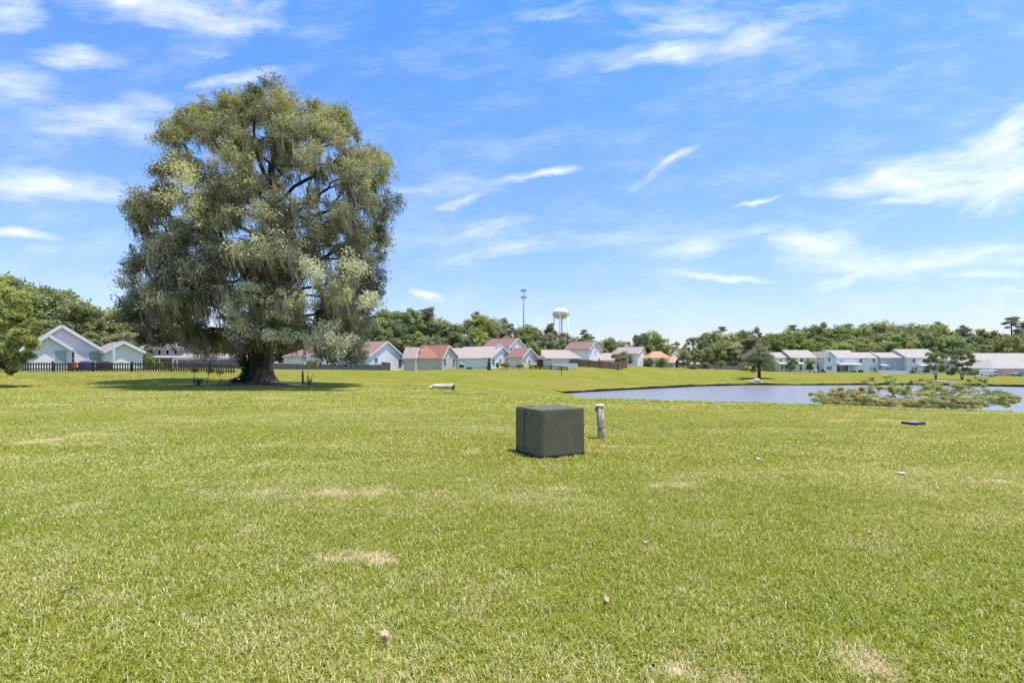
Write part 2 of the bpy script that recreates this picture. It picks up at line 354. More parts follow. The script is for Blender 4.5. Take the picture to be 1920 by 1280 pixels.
def lawnmat(name, blades):
    m, N = newmat(name); out = N.n('ShaderNodeOutputMaterial'); g = N.n('ShaderNodeGroup'); g.node_tree = LG
    dry, bare, tint = g.outputs[0], g.outputs[1], g.outputs[2]
    if blades:
        a = N.n('ShaderNodeAttribute', attribute_name='tone').outputs['Fac']
        green = N.mix(a, (.125, .15, .009), (.57, .585, .066))  # dark roots and pale tips paint gaps and blade highlights into the colour
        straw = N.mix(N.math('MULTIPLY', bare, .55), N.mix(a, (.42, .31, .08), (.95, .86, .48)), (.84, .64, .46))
        thr = N.math('ADD', N.math('MULTIPLY', dry, .5), N.math('MULTIPLY', bare, .6))
        rb = N.n('ShaderNodeAttribute', attribute_name='rnd').outputs['Fac']
        c = N.mix(N.math('LESS_THAN', rb, N.math('ADD', thr, .14)), green, straw)
        c = N.mix(N.rng(tint, .35, .65, 0, .35), c, N.mix(1.0, c, (1.25, 1.02, .6), 'MULTIPLY'))
        d = N.n('ShaderNodeBsdfDiffuse'); N.put(d.inputs[0], c); t = N.n('ShaderNodeBsdfTranslucent'); N.put(t.inputs[0], N.mix(1.0, c, (1, 1.05, .5), 'MULTIPLY'))
        gl = N.n('ShaderNodeBsdfGlossy'); gl.inputs['Roughness'].default_value = .38; gl.inputs[0].default_value = (1, 1, .92, 1)
        m1 = N.n('ShaderNodeMixShader'); m1.inputs[0].default_value = .35; m2 = N.n('ShaderNodeMixShader'); m2.inputs[0].default_value = .028
        N.t.links.new(d.outputs[0], m1.inputs[1]); N.t.links.new(t.outputs[0], m1.inputs[2]); N.t.links.new(m1.outputs[0], m2.inputs[1]); N.t.links.new(gl.outputs[0], m2.inputs[2])
        N.t.links.new(m2.outputs[0], out.inputs[0]); return m
    pos = N.n('ShaderNodeNewGeometry').outputs['Position']
    fine = N.noise(pos, 9, 5, .8)
    grass = N.mix(fine, (.095, .12, .009), (.235, .245, .033))
    tuft = N.noise(N.scale(pos, (.5, 1, 1)), .9, 4, .7)
    grass = N.mix(N.rng(tuft, .35, .7, 0, .5), grass, (.26, .25, .03))
    grass = N.mix(N.math('MULTIPLY', dry, .55), grass, (.38, .295, .11))
    grass = N.mix(N.rng(tint, .4, .62, 0, .42), grass, (.29, .22, .06))
    soil = N.mix(N.noise(pos, 25, 4, .7), (.48, .36, .22), (.62, .50, .35))
    c = N.mix(N.math('MULTIPLY', bare, .9), grass, soil)
    b = N.n('ShaderNodeBsdfDiffuse'); N.put(b.inputs[0], c)
    bu = N.n('ShaderNodeBump'); bu.inputs['Strength'].default_value = .5; bu.inputs['Distance'].default_value = .06
    N.put(bu.inputs['Height'], N.noise(pos, 14, 4, .7)); N.t.links.new(bu.outputs[0], b.inputs['Normal'])
    N.t.links.new(b.outputs[0], out.inputs[0]); return m
M = {}
M['lawn'] = lawnmat('lawn', False); M['blades'] = lawnmat('grass_blades', True)
gnd = np_mesh('ground', V, Q, M['lawn'], smooth=True); tag(gnd, 'mown green lawn sloping down to the pond', kind='structure')

# bank of cut soil along the far shore
bm = MB(); pts = []
for i in range(far_n - 1):
    a = PP[i]; b = PP[i + 1]; L = np.hypot(*(b - a)); k = max(2, int(L / .5))
    for q in range(k): pts.append(a + (b - a) * q / k)
pts = np.array(pts); off = np.zeros(len(pts)); r_ = 0
for i in range(len(pts)):
    r_ = r_ * .8 + random.uniform(-.35, .35); off[i] = r_
rows = []
for i in range(len(pts)):
    t = pts[min(i + 1, len(pts) - 1)] - pts[max(i - 1, 0)]; t = t / np.hypot(*t); n_ = np.array([t[1], -t[0]])  # towards pond
    if pond_sd(np.array([pts[i][0] + n_[0]]), np.array([pts[i][1] + n_[1]]))[0] > 0: n_ = -n_
    o_ = .95 + .5 * off[i] * .6; hgt = .42 + .16 * off[i]
    e0 = pts[i] - n_ * 1.3; e1 = pts[i] + n_ * o_; e2 = pts[i] + n_ * (o_ - .25); e3 = pts[i] + n_ * (o_ + .1)
    zb = GZ(e0[0], e0[1])
    rows.append([(e0[0], e0[1], zb + .03), (e1[0], e1[1], WZ + hgt), (e2[0], e2[1], WZ + hgt * .55), (e3[0], e3[1], WZ - .3)])
vs = [v for r in rows for v in r]; fs = []; ms = []
for i in range(len(rows) - 1):
    for k in range(3): fs.append((i * 4 + k, (i + 1) * 4 + k, (i + 1) * 4 + k + 1, i * 4 + k + 1)); ms.append(0 if k == 0 else 1)
bm.v = vs; bm.f = fs; bm.m = ms
M['soil'] = pbr('dark_wet_soil', (.035, .026, .016), (.09, .07, .035), scale=3, rough=.95)
tag(bm.build('pond_bank', [M['lawn'], M['soil']]), 'dark cut earth edge between pond and far lawn', kind='structure')

# water
m, N = newmat('pond_water'); out = N.n('ShaderNodeOutputMaterial'); b = N.n('ShaderNodeBsdfPrincipled'); N.t.links.new(b.outputs[0], out.inputs[0])
b.inputs['Base Color'].default_value = (.27, .25, .25, 1); b.inputs['Roughness'].default_value = .25; b.inputs['IOR'].default_value = 1.33
pos = N.n('ShaderNodeNewGeometry').outputs['Position']
bu = N.n('ShaderNodeBump'); bu.inputs['Strength'].default_value = 1; bu.inputs['Distance'].default_value = .06
N.put(bu.inputs['Height'], N.math('ADD', N.noise(N.scale(pos, (.7, 1.6, 1)), 1.6, 5, .65, .5), N.math('MULTIPLY', N.noise(N.scale(pos, (.1, .25, 1)), 1, 2), 1.5)))
N.t.links.new(bu.outputs[0], b.inputs['Normal']); M['water'] = m
cx, cy = PP.mean(0); wp = [(cx + (x - cx) * 1.03 + 0, cy + (y - cy) * 1.03, WZ) for x, y in PP]
wt = MB(); wt.add(wp, [tuple(range(len(wp)))]); tag(wt.build('pond_water', M['water']), 'rippled grey blue pond water', kind='structure')
# ---------- grass blades near the camera (one uncountable mass) ----------
def patch(n, size, hmin, hmax, w, seed):
    r = np.random.default_rng(seed); bx = r.uniform(-size / 2, size / 2, n); by = r.uniform(-size / 2, size / 2, n)
    h = r.uniform(hmin, hmax, n); a = r.uniform(0, 2 * np.pi, n); lean = r.uniform(.25, 1.25, n) * h; ww = w * r.uniform(.6, 1.4, n)
    dx, dy = np.cos(a), np.sin(a); b = a + np.pi / 2 + r.uniform(-.6, .6, n); sx, sy = np.cos(b) * ww / 2, np.sin(b) * ww / 2
    z0 = np.full(n, -.02); P = []
    P.append(np.stack([bx - sx, by - sy, z0], -1)); P.append(np.stack([bx + sx, by + sy, z0], -1))
    mx, my, mz = bx + dx * lean * .45, by + dy * lean * .45, h * .62
    P.append(np.stack([mx + sx * .9, my + sy * .9, mz], -1)); P.append(np.stack([mx - sx * .9, my - sy * .9, mz], -1))
    tx, ty, tz = bx + dx * lean, by + dy * lean, h * r.uniform(.6, 1, n)
    P.append(np.stack([tx + sx * .25, ty + sy * .25, tz], -1)); P.append(np.stack([tx - sx * .25, ty - sy * .25, tz], -1))
    V = np.stack(P, 1).reshape(-1, 3); k = np.arange(n)[:, None] * 6
    Q = np.concatenate([k + [0, 1, 2, 3], k + [3, 2, 4, 5]])
    rr = r.uniform(0, 1, n)
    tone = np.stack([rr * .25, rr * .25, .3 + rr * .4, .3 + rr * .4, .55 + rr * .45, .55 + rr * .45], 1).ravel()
    return V, Q, tone, np.repeat(r.uniform(0, 1, n), 6)
def grass(d0, d1, step, n, h0, h1, w, label):
    pts = []
    half = math.radians(49)
    y = -1.0
    xs = np.arange(-d1 * 1.2, d1 * 1.2, step); ys = np.arange(0, d1 + step, step); X, Y = np.meshgrid(xs, ys)
    X = X + RNG.uniform(-.3, .3, X.shape) * step; Y = Y + RNG.uniform(-.3, .3, Y.shape) * step
    ok = (Y >= d0) & (Y < d1) & (np.abs(X) < Y * 1.12 + 1.2); X, Y = X[ok], Y[ok]
    s = pond_sd(X, Y); ok = s > .6; X, Y = X[ok], Y[ok]
    for (bx, by, br) in KEEPOUT: ok = np.hypot(X - bx, Y - by) > br; X, Y = X[ok], Y[ok]
    Z = height(X, Y); e = .3
    nx = -(height(X + e, Y) - height(X - e, Y)) / (2 * e); ny = -(height(X, Y + e) - height(X, Y - e)) / (2 * e)
    PV = np.stack([X, Y, Z], -1); allV = [PV]; allQ = []; tone = [np.zeros(len(X))]; rnd = [np.zeros(len(X))]; kind = [np.zeros(len(X))]
    off = len(X)
    for k in range(3):
        V_, Q_, t_, r_ = patch(n, step * 1.75, h0, h1, w, 100 + k); allV.append(V_); allQ.append(Q_ + off); off += len(V_)
        tone.append(t_); rnd.append(r_); kind.append(np.full(len(V_), k + 1.0))
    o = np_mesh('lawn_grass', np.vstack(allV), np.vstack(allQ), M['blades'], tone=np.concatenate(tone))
    me = o.data
    for nm, arr in (('rnd', np.concatenate(rnd)), ('part', np.concatenate(kind))):
        a = me.attributes.new(nm, 'FLOAT', 'POINT'); a.data.foreach_set('value', arr.astype(np.float32))
    rot = np.zeros((len(me.vertices), 3)); P_ = len(X)
    rot[:P_, 0] = -ny * 0 + np.arctan(-ny) * 0; rot[:P_, 2] = RNG.uniform(0, 6.28, P_)
    a = me.attributes.new('spin', 'FLOAT', 'POINT'); a.data.foreach_set('value', rot[:, 2].astype(np.float32))
    a = me.attributes.new('pick', 'INT', 'POINT'); a.data.foreach_set('value', RNG.integers(0, 3, len(me.vertices)).astype(np.int32))
    nrm = np.zeros((len(me.vertices), 3)); nrm[:, 2] = 1; nrm[:P_, 0] = nx; nrm[:P_, 1] = ny
    a = me.attributes.new('upn', 'FLOAT_VECTOR', 'POINT'); a.data.foreach_set('vector', nrm.astype(np.float32).ravel())
    g = bpy.data.node_groups.new('grass_scatter', 'GeometryNodeTree')
    g.interface.new_socket('Geometry', in_out='INPUT', socket_type='NodeSocketGeometry'); g.interface.new_socket('Geometry', in_out='OUTPUT', socket_type='NodeSocketGeometry')
    T = NT(g); gi = T.n('NodeGroupInput'); go = T.n('NodeGroupOutput')
    def attr(nm, ty='FLOAT'):
        x = T.n('GeometryNodeInputNamedAttribute', data_type=ty); x.inputs['Name'].default_value = nm; return x.outputs['Attribute']
    part = attr('part')
    def sel(k):
        c = T.n('FunctionNodeCompare', data_type='FLOAT', operation='EQUAL'); T.put(c.inputs[0], part); c.inputs[1].default_value = k
        c.inputs['Epsilon'].default_value = .1
        s_ = T.n('GeometryNodeSeparateGeometry', domain='POINT'); T.put(s_.inputs[0], gi.outputs[0]); T.put(s_.inputs[1], c.outputs[0]); return s_.outputs[0]
    j = T.n('GeometryNodeGeometryToInstance')
    for k in (1, 2, 3): T.t.links.new(sel(k), j.inputs[0])
    # one instance per link
    T.t.nodes.remove(j); jn = T.n('GeometryNodeJoinGeometry')
    for k in (1, 2, 3):
        q = T.n('GeometryNodeGeometryToInstance'); T.t.links.new(sel(k), q.inputs[0]); T.t.links.new(q.outputs[0], jn.inputs[0])
    al = T.n('FunctionNodeAlignRotationToVector', axis='Z'); T.put(al.inputs['Vector'], attr('upn', 'FLOAT_VECTOR'))
    cx = T.n('ShaderNodeCombineXYZ'); T.put(cx.inputs[2], attr('spin'))
    rr = T.n('FunctionNodeRotateRotation', rotation_space='LOCAL'); T.put(rr.inputs[0], al.outputs[0]); T.put(rr.inputs[1], cx.outputs[0])
    ip = T.n('GeometryNodeInstanceOnPoints'); T.t.links.new(sel(0), ip.inputs['Points']); T.t.links.new(jn.outputs[0], ip.inputs['Instance'])
    ip.inputs['Pick Instance'].default_value = True; T.put(ip.inputs['Instance Index'], attr('pick', 'INT')); T.put(ip.inputs['Rotation'], rr.outputs[0])
    T.t.links.new(ip.outputs[0], go.inputs[0])
    md = o.modifiers.new('scatter', 'NODES'); md.node_group = g
    tag(o, label, 'grass', kind='stuff')
KEEPOUT = []
BOX = Vector((.62, 8.35, 0))
KEEPOUT.append((BOX.x, BOX.y, .55))
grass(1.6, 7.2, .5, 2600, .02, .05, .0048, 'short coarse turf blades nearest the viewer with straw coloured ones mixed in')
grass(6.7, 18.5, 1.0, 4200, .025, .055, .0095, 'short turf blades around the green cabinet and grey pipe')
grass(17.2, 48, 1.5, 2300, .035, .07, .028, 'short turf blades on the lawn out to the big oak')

# ---------- materials ----------
M['cabinet'] = pbr('dull_green_enamel', (.125, .118, .068), (.155, .145, .085), scale=5, rough=.65, spec=.15, bump=True, bscale=220, bstr=.12)
M['cabinet_dark'] = pbr('black_rubber', (.012, .013, .012), rough=.8)
M['pvc'] = pbr('dirty_white_pipe', (.66, .57, .40), (.22, .17, .10), scale=14, rough=.8, stretch=(1, 1, .6), spec=.2)
M['white_cap'] = pbr('white_plastic', (.8, .8, .78), (.7, .7, .68), rough=.5)
M['concrete'] = pbr('concrete', (.36, .34, .30), (.22, .21, .18), scale=8, rough=.9, bump=True)
M['darkplastic'] = pbr('dark_weathered_plastic', (.06, .065, .05), (.03, .03, .025), rough=.7)
M['barklog'] = pbr('pale_bare_log_wood', (.74, .62, .50), (.5, .4, .31), scale=3, rough=.85, stretch=(.4, 3, 3), bump=True, bscale=9)
M['hollow'] = pbr('dark_hollow_plug', (.02, .016, .012), (.07, .05, .035), scale=6, rough=1)
M['bark'] = pbr('grey_brown_bark', (.125, .098, .078), (.055, .042, .034), scale=3.5, rough=.95, stretch=(2.2, 2.2, .5), bump=True, bscale=7, bstr=1)
M['bark_dark'] = pbr('dark_bark', (.06, .047, .036), (.03, .024, .02), scale=3, rough=.95, stretch=(1, 1, .4), bump=True, bscale=5)
M['bark_pale'] = pbr('smooth_tan_bark', (.23, .18, .13), (.13, .10, .07), scale=3, rough=.85)
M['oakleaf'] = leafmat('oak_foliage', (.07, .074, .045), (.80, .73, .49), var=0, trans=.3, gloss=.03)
M['moss'] = leafmat('spanish_moss', (.20, .165, .125), (.44, .38, .30), var=0, trans=.4, gloss=.0)
M['ivy'] = leafmat('ivy_leaves', (.02, .05, .015), (.07, .12, .03), var=0)
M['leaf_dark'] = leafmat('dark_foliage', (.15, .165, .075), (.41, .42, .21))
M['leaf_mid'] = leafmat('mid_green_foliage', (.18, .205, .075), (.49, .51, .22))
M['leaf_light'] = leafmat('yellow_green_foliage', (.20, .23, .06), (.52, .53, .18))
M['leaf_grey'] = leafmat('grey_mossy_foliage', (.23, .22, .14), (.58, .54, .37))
M['needle'] = leafmat('pine_needles', (.15, .16, .09), (.40, .39, .22))
M['crapeleaf'] = leafmat('glossy_green_foliage', (.10, .13, .04), (.36, .41, .13), gloss=.05)
M['edgeleaf'] = leafmat('bright_yellow_green_foliage', (.20, .22, .05), (.66, .63, .24), var=0)
M['mimosaleaf'] = leafmat('fern_like_foliage', (.20, .25, .07), (.54, .58, .26), var=0)
M['blossom'] = leafmat('pink_cream_blossom', (.72, .38, .24), (.90, .72, .52), var=0, trans=.4, gloss=0)
M['white_siding'] = pbr('white_lap_siding', (.86, .83, .79), (.82, .79, .75), scale=.5, rough=.6, lap=.15)
M['blue_white_siding'] = pbr('pale_blue_grey_siding', (.80, .79, .75), (.75, .74, .71), scale=.5, rough=.6, lap=.15)
M['lilac_siding'] = pbr('lilac_white_siding', (.82, .76, .76), (.77, .71, .71), scale=.5, rough=.6, lap=.15)
M['tan_siding'] = pbr('tan_siding', (.58, .53, .43), (.53, .48, .39), scale=.5, rough=.7, lap=.15)
M['cream_siding'] = pbr('cream_siding', (.82, .76, .64), (.77, .71, .60), scale=.5, rough=.7, lap=.15)
M['blue_siding'] = pbr('slate_blue_siding', (.40, .48, .57), (.37, .45, .53), scale=.5, rough=.7, lap=.15)
M['pink_brick'] = pbr('pinkish_brick', (.72, .54, .42), (.62, .46, .37), scale=6, rough=.85)
M['grey_siding'] = pbr('greige_siding', (.40, .37, .33), (.35, .33, .29), scale=.5, rough=.7, lap=.15)
M['trim'] = pbr('white_trim', (.8, .8, .8), (.76, .76, .76), rough=.5)
def roofm(n, c): M[n] = pbr(n, c, tuple(x * .85 for x in c), scale=1.2, rough=.9, shingle=True)
roofm('roof_rose', (.36, .20, .15)); roofm('roof_red', (.43, .175, .11)); roofm('roof_pink', (.50, .39, .31)); roofm('roof_brown', (.30, .15, .11))
roofm('roof_orange', (.66, .32, .17)); roofm('roof_pale', (.50, .42, .35)); roofm('roof_greypink', (.42, .30, .25))
M['glass'] = pbr('dark_window_glass', (.03, .038, .05), (.05, .06, .075), rough=.12, spec=.8)
M['blind'] = pbr('window_with_blinds', (.38, .44, .42), (.30, .36, .34), rough=.3, lap=.1)
M['screen'] = pbr('dark_porch_screen', (.05, .042, .045), (.08, .06, .06), rough=.9)
M['shutter'] = pbr('dark_green_shutter', (.035, .045, .035), rough=.7)
M['fence_dark'] = pbr('dark_brown_stained_timber', (.055, .033, .026), (.085, .055, .045), scale=3, rough=.85)
M['fence_grey'] = pbr('weathered_grey_boards', (.235, .205, .19), (.17, .15, .14), scale=1, rough=.95, planks=.3)
M['fence_brown'] = pbr('red_brown_boards', (.25, .135, .085), (.2, .11, .07), scale=1, rough=.9, planks=.3)
M['steel'] = pbr('galvanised_steel', (.30, .33, .36), (.26, .29, .32), rough=.45, metal=.3)
M['tower_white'] = pbr('white_tank_paint', (.80, .80, .80), (.72, .72, .72), scale=.3, rough=.45)
M['tower_rust'] = pbr('stained_tank_underside', (.56, .50, .41), (.66, .62, .55), scale=.4, rough=.6)
M['rock'] = pbr('pale_pink_rock', (.56, .47, .40), (.36, .30, .26), scale=3, rough=.9, bump=True, bscale=5)
M['rock_grey'] = pbr('grey_rock', (.25, .24, .25), (.13, .12, .13), scale=3, rough=.9)
M['blue_cover'] = pbr('blue_cover_fabric', (.04, .05, .22), (.03, .04, .15), rough=.8)
M['black_cover'] = pbr('black_cover_fabric', (.02, .018, .02), (.035, .03, .03), rough=.8)
M['red_plastic'] = pbr('red_plastic', (.55, .07, .04), rough=.4)
M['white_paint'] = pbr('white_vehicle_paint', (.8, .8, .8), rough=.25)
M['tyre'] = pbr('tyre_rubber', (.02, .02, .02), rough=.9)
M['teal_cloth'] = pbr('mint_green_cloth', (.45, .70, .58), (.6, .75, .66), rough=.8)
M['drive'] = pbr('pale_concrete_drive', (.55, .5, .45), (.46, .42, .38), rough=.9)
M['mulch'] = pbr('bare_root_soil', (.16, .13, .11), (.08, .07, .055), scale=6, rough=1, bump=True)
M['stick'] = pbr('dry_stick', (.08, .06, .045), (.04, .03, .025), rough=.9)
M['litter'] = pbr('white_paper', (.55, .52, .46), rough=.8)
M['deadleaf'] = pbr('dry_magnolia_leaf', (.55, .38, .24), (.40, .25, .15), rough=.7)

# ---------- foliage ----------
def leaves(name, mat, cl, n_per, L, Wd, parent, T=9, reach=1.0, jit=.55, down=.25, radial=.9, seed=1, flat=1.0, shell=.45, lift=0):
    """cl rows: x y z rx ry rz tone ; leaves as folded diamonds"""
    r = np.random.default_rng(seed); cl = np.array(cl, float); n_per = np.broadcast_to(n_per, (len(cl),)).astype(int); idx = np.repeat(np.arange(len(cl)), n_per); n = len(idx)
    # tufts inside each clump
    tu = r.normal(size=(len(cl), T, 3)); tu /= np.linalg.norm(tu, axis=2)[:, :, None]; tu *= r.uniform(.3, reach, (len(cl), T, 1)); ts = r.uniform(.3, .55, (len(cl), T)) * (9 / T) ** .35; tt = r.uniform(-.14, .14, (len(cl), T))
    k = r.integers(0, T, n); d = r.normal(size=(n, 3)); d /= np.linalg.norm(d, axis=1)[:, None]; rad = r.uniform(0, 1, n) ** shell
    loc = tu[idx, k] * .72 + d * (rad * ts[idx, k])[:, None]
    P = cl[idx, :3] + loc * cl[idx, 3:6]
    dirv = d * radial + r.normal(size=(n, 3)) * jit + np.array([0, 0, -down]) ; dirv[:, 2] *= flat; dirv[:, 2] += lift
    dirv /= np.linalg.norm(dirv, axis=1)[:, None]
    side = np.cross(dirv, r.normal(size=(n, 3))); side /= np.linalg.norm(side, axis=1)[:, None]
    l = L * r.uniform(.6, 1.35, n)[:, None]; w = Wd * r.uniform(.6, 1.3, n)[:, None] / 2
    V = np.stack([P, P + dirv * l * .45 + side * w, P + dirv * l, P + dirv * l * .45 - side * w], 1).reshape(-1, 3)
    Q = np.arange(n * 4).reshape(-1, 4); tone = np.clip(cl[idx, 6] + tt[idx, k] + r.normal(size=n) * .12, 0, 1)
    return np_mesh(name, V, Q, mat, parent, tone=np.repeat(tone, 4))
def skeleton(cl, start, trunk_pts, rtip, expo=.5, minr=.02, up=.35, sag=0):
    """connect clump centres back to the trunk; returns a MB of tapered limbs"""
    nodes = [Vector(p) for p in trunk_pts]; par = [-1] + list(range(len(trunk_pts) - 1)); plen = [0.0]
    for i in range(1, len(nodes)): plen.append(plen[-1] + (nodes[i] - nodes[i - 1]).length)
    top = nodes[-1]; tips = []
    for c in sorted([Vector(c[:3]) for c in cl], key=lambda c: (c - top).length):
        best, bi = 1e9, 0
        for i in range(start, len(nodes)):
            d = (nodes[i] - c).length; cost = d + .42 * plen[i] + max(0, nodes[i].z - c.z) * up * 1.5
            if cost < best: best, bi = cost, i
        a = nodes[bi]; L = (c - a).length; k = max(1, min(5, int(L / max(.8, L / 4)))); prev = bi
        for q in range(1, k + 1):
            t = q / k; p = a.lerp(c, t); j = L * .07 * math.sin(math.pi * t)
            p = p + Vector((random.uniform(-j, j) * 1.4, random.uniform(-j, j) * 1.4, random.uniform(-j, j) + math.sin(math.pi * t) * L * .06))
            nodes.append(p); par.append(prev); plen.append(plen[prev] + (nodes[prev] - p).length); prev = len(nodes) - 1
        tips.append(prev)
    cnt = [0] * len(nodes)
    for t in tips:
        i = t
        while i >= 0: cnt[i] += 1; i = par[i]
    return nodes, par, cnt
def limbs(nodes, par, cnt, rtip, expo, start, n=6):
    m = MB()
    for i in range(max(start + 1, 1), len(nodes)):
        a = nodes[par[i]]; b = nodes[i]; ra = rtip * cnt[i] ** expo * 1.0; rb = rtip * max(1, cnt[i] * .92) ** expo
        m.tube([a, b], [ra, rb], n if ra > .06 else 4, cap=False)
    return m

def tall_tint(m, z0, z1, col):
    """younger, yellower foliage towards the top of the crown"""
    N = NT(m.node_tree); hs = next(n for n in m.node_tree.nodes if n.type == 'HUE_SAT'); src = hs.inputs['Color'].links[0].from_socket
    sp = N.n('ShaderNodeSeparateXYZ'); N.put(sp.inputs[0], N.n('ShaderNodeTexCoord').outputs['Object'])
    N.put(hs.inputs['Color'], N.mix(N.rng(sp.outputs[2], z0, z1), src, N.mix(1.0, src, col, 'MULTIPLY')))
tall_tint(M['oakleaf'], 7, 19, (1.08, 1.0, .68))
# ---------- the big oak ----------
OD = 36.0; ox = WX(487, OD); oz = GZ(ox, OD)
oak = empty('oak_tree', (ox, OD, oz), 'huge spreading live oak draped in grey moss, thick flared trunk on the lawn', 'tree')
sil = [(520,128),(558,148),(575,172),(612,186),(660,182),(688,212),(706,262),(752,298),(742,338),(760,398),(738,440),(736,482),(726,540),(712,585),(706,622),(702,660),(690,690),(650,700),(615,692),(570,672),(530,668),(490,664),(440,682),(390,676),(330,664),(262,655),(240,615),(225,580),(206,505),(235,470),(228,400),(230,352),(262,330),(296,300),(284,252),(312,218),(345,196),(400,172),(450,168),(484,140)]
SX = np.array([[(x - 487) / F * OD, WZP(y, OD) - oz] for x, y in sil])
def inpoly(x, y, P):
    ins = False; n = len(P)
    for i in range(n):
        a, b = P[i], P[(i + 1) % n]
        if (a[1] > y) != (b[1] > y) and x < a[0] + (y - a[1]) / (b[1] - a[1]) * (b[0] - a[0]): ins = not ins
    return ins
def edged(x, y, P):
    d = 1e9
    for i in range(len(P)):
        a, b = P[i], P[(i + 1) % len(P)]; e = b - a; t = max(0, min(1, ((x - a[0]) * e[0] + (y - a[1]) * e[1]) / (e @ e))); d = min(d, math.hypot(x - a[0] - t * e[0], y - a[1] - t * e[1]))
    return d
gaps = [(408,290,16),(497,308,10),(345,345,12),(335,395,14),(560,350,14),(588,345,8),(640,360,8),(605,395,8),(432,430,9),(408,575,8),(480,250,9),(620,505,7),(350,270,9),(300,235,7),(468,390,8),(250,450,10),(575,540,7),(300,420,8),]
gp = [((x - 487) / F * OD, WZP(y, OD) - oz, r / F * OD) for x, y, r in gaps]
cl = []; tries = 0; rr = random.Random(3)
cxm, czm = -0.3, 11.5
while len(cl) < 470 and tries < 60000:
    tries += 1
    x = rr.uniform(-12, 12); z = rr.uniform(1.2, 24); s = rr.uniform(.75, 1.35)
    if not inpoly(x, z, SX): continue
    e = edged(x, z, SX)
    if e < s * .78: continue
    dep = min(7.8, 2.6 * math.sqrt(e) + e * .55); y = rr.choice((-1, 1)) * dep * rr.uniform(0, 1) ** .45
    if z < 5: y *= .8
    if y > 0: y *= .62
    # holes of sky: nothing behind or in front of them along the depth
    if any(math.hypot(x - g[0], z - g[1]) < g[2] + s * .62 for g in gp): continue
    if any((x - c[0]) ** 2 + (y - c[1]) ** 2 + (z - c[2]) ** 2 < (1.05 if e < 2.5 else 1.35) ** 2 for c in cl): continue
    if abs(x) < 1.4 and z < 3.2: continue
    kk = (OD + y) / OD
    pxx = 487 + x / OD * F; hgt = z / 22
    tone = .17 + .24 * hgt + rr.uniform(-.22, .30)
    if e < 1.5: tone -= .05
    cl.append([(x + ox) * kk - ox, y, (z - 1.6) * kk + 1.6, s * 1.18 * kk, s * 1.18, s * .98 * kk, tone])
# front boughs, sunlit highlights painted in as a paler leaf tone
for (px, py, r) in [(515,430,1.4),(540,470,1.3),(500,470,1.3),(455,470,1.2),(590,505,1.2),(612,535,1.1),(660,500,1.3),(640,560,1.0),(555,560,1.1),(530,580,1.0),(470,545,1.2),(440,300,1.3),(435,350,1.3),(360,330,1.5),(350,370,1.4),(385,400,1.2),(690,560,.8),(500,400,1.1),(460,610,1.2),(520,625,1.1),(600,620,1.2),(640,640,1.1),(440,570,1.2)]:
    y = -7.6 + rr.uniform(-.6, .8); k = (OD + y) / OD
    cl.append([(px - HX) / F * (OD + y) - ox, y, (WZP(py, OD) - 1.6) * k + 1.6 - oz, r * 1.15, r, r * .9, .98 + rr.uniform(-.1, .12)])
trunk_pts = [(0, 0, -.2), (.02, 0, 1.2), (-.05, 0, 2.4), (-.2, 0, 3.6), (-.1, .1, 5.2), (.3, 0, 7), (.4, .1, 9.2), (.6, 0, 11.5), (.8, 0, 14), (.9, 0, 16.5)]
nodes, par, cnt = skeleton(cl, 3, trunk_pts, 0)
tm = MB()
n = 28; rings = [(-.25, 1.6), (.05, 1.28), (.3, 1.05), (.7, .88), (1.3, .77), (2.0, .75), (2.8, .8), (3.6, .8), (5.2, .74), (7, .6), (9.2, .48), (11.5, .38), (14, .28), (16.5, .16)]
cxs = [0, 0, 0, 0, .02, 0, -.08, -.2, -.1, .3, .4, .6, .8, .9]
for i, (z, r) in enumerate(rings):
    for k in range(n):
        a = 2 * math.pi * k / n; fl = 1 + (.20 * max(0, 1 - z / 1.4) + .05) * math.sin(5 * a + .8) + .07 * math.sin(9 * a + z * .6) + .04 * math.sin(13 * a - z)
        tm.v.append((cxs[i] + r * fl * math.cos(a), r * fl * math.sin(a) * .9, z))
for i in range(len(rings) - 1):
    for k in range(n): tm.f.append((i * n + k, i * n + (k + 1) % n, (i + 1) * n + (k + 1) % n, (i + 1) * n + k)); tm.m.append(0)
tr = tm.build('trunk', M['bark'], oak, smooth=True)
ca = MB(); ca.v = []
for k in range(14):
    a = 2 * math.pi * k / 14
    ca.v.append((.6 + .17 * math.cos(a) * 1.0, -.56 - .10 * math.sin(a) * 0 , 1.75 + .48 * math.sin(a)))
lm = limbs(nodes, par, cnt, .036, .5, 0, n=7); lm.f = lm.f; lb = lm.build('limbs', M['bark_dark'], oak, smooth=True)
leaves('crown', M['oakleaf'], cl, 900, .17, .062, oak, T=16, reach=1.25, jit=.6, down=.55, radial=.45, seed=5, shell=.55)
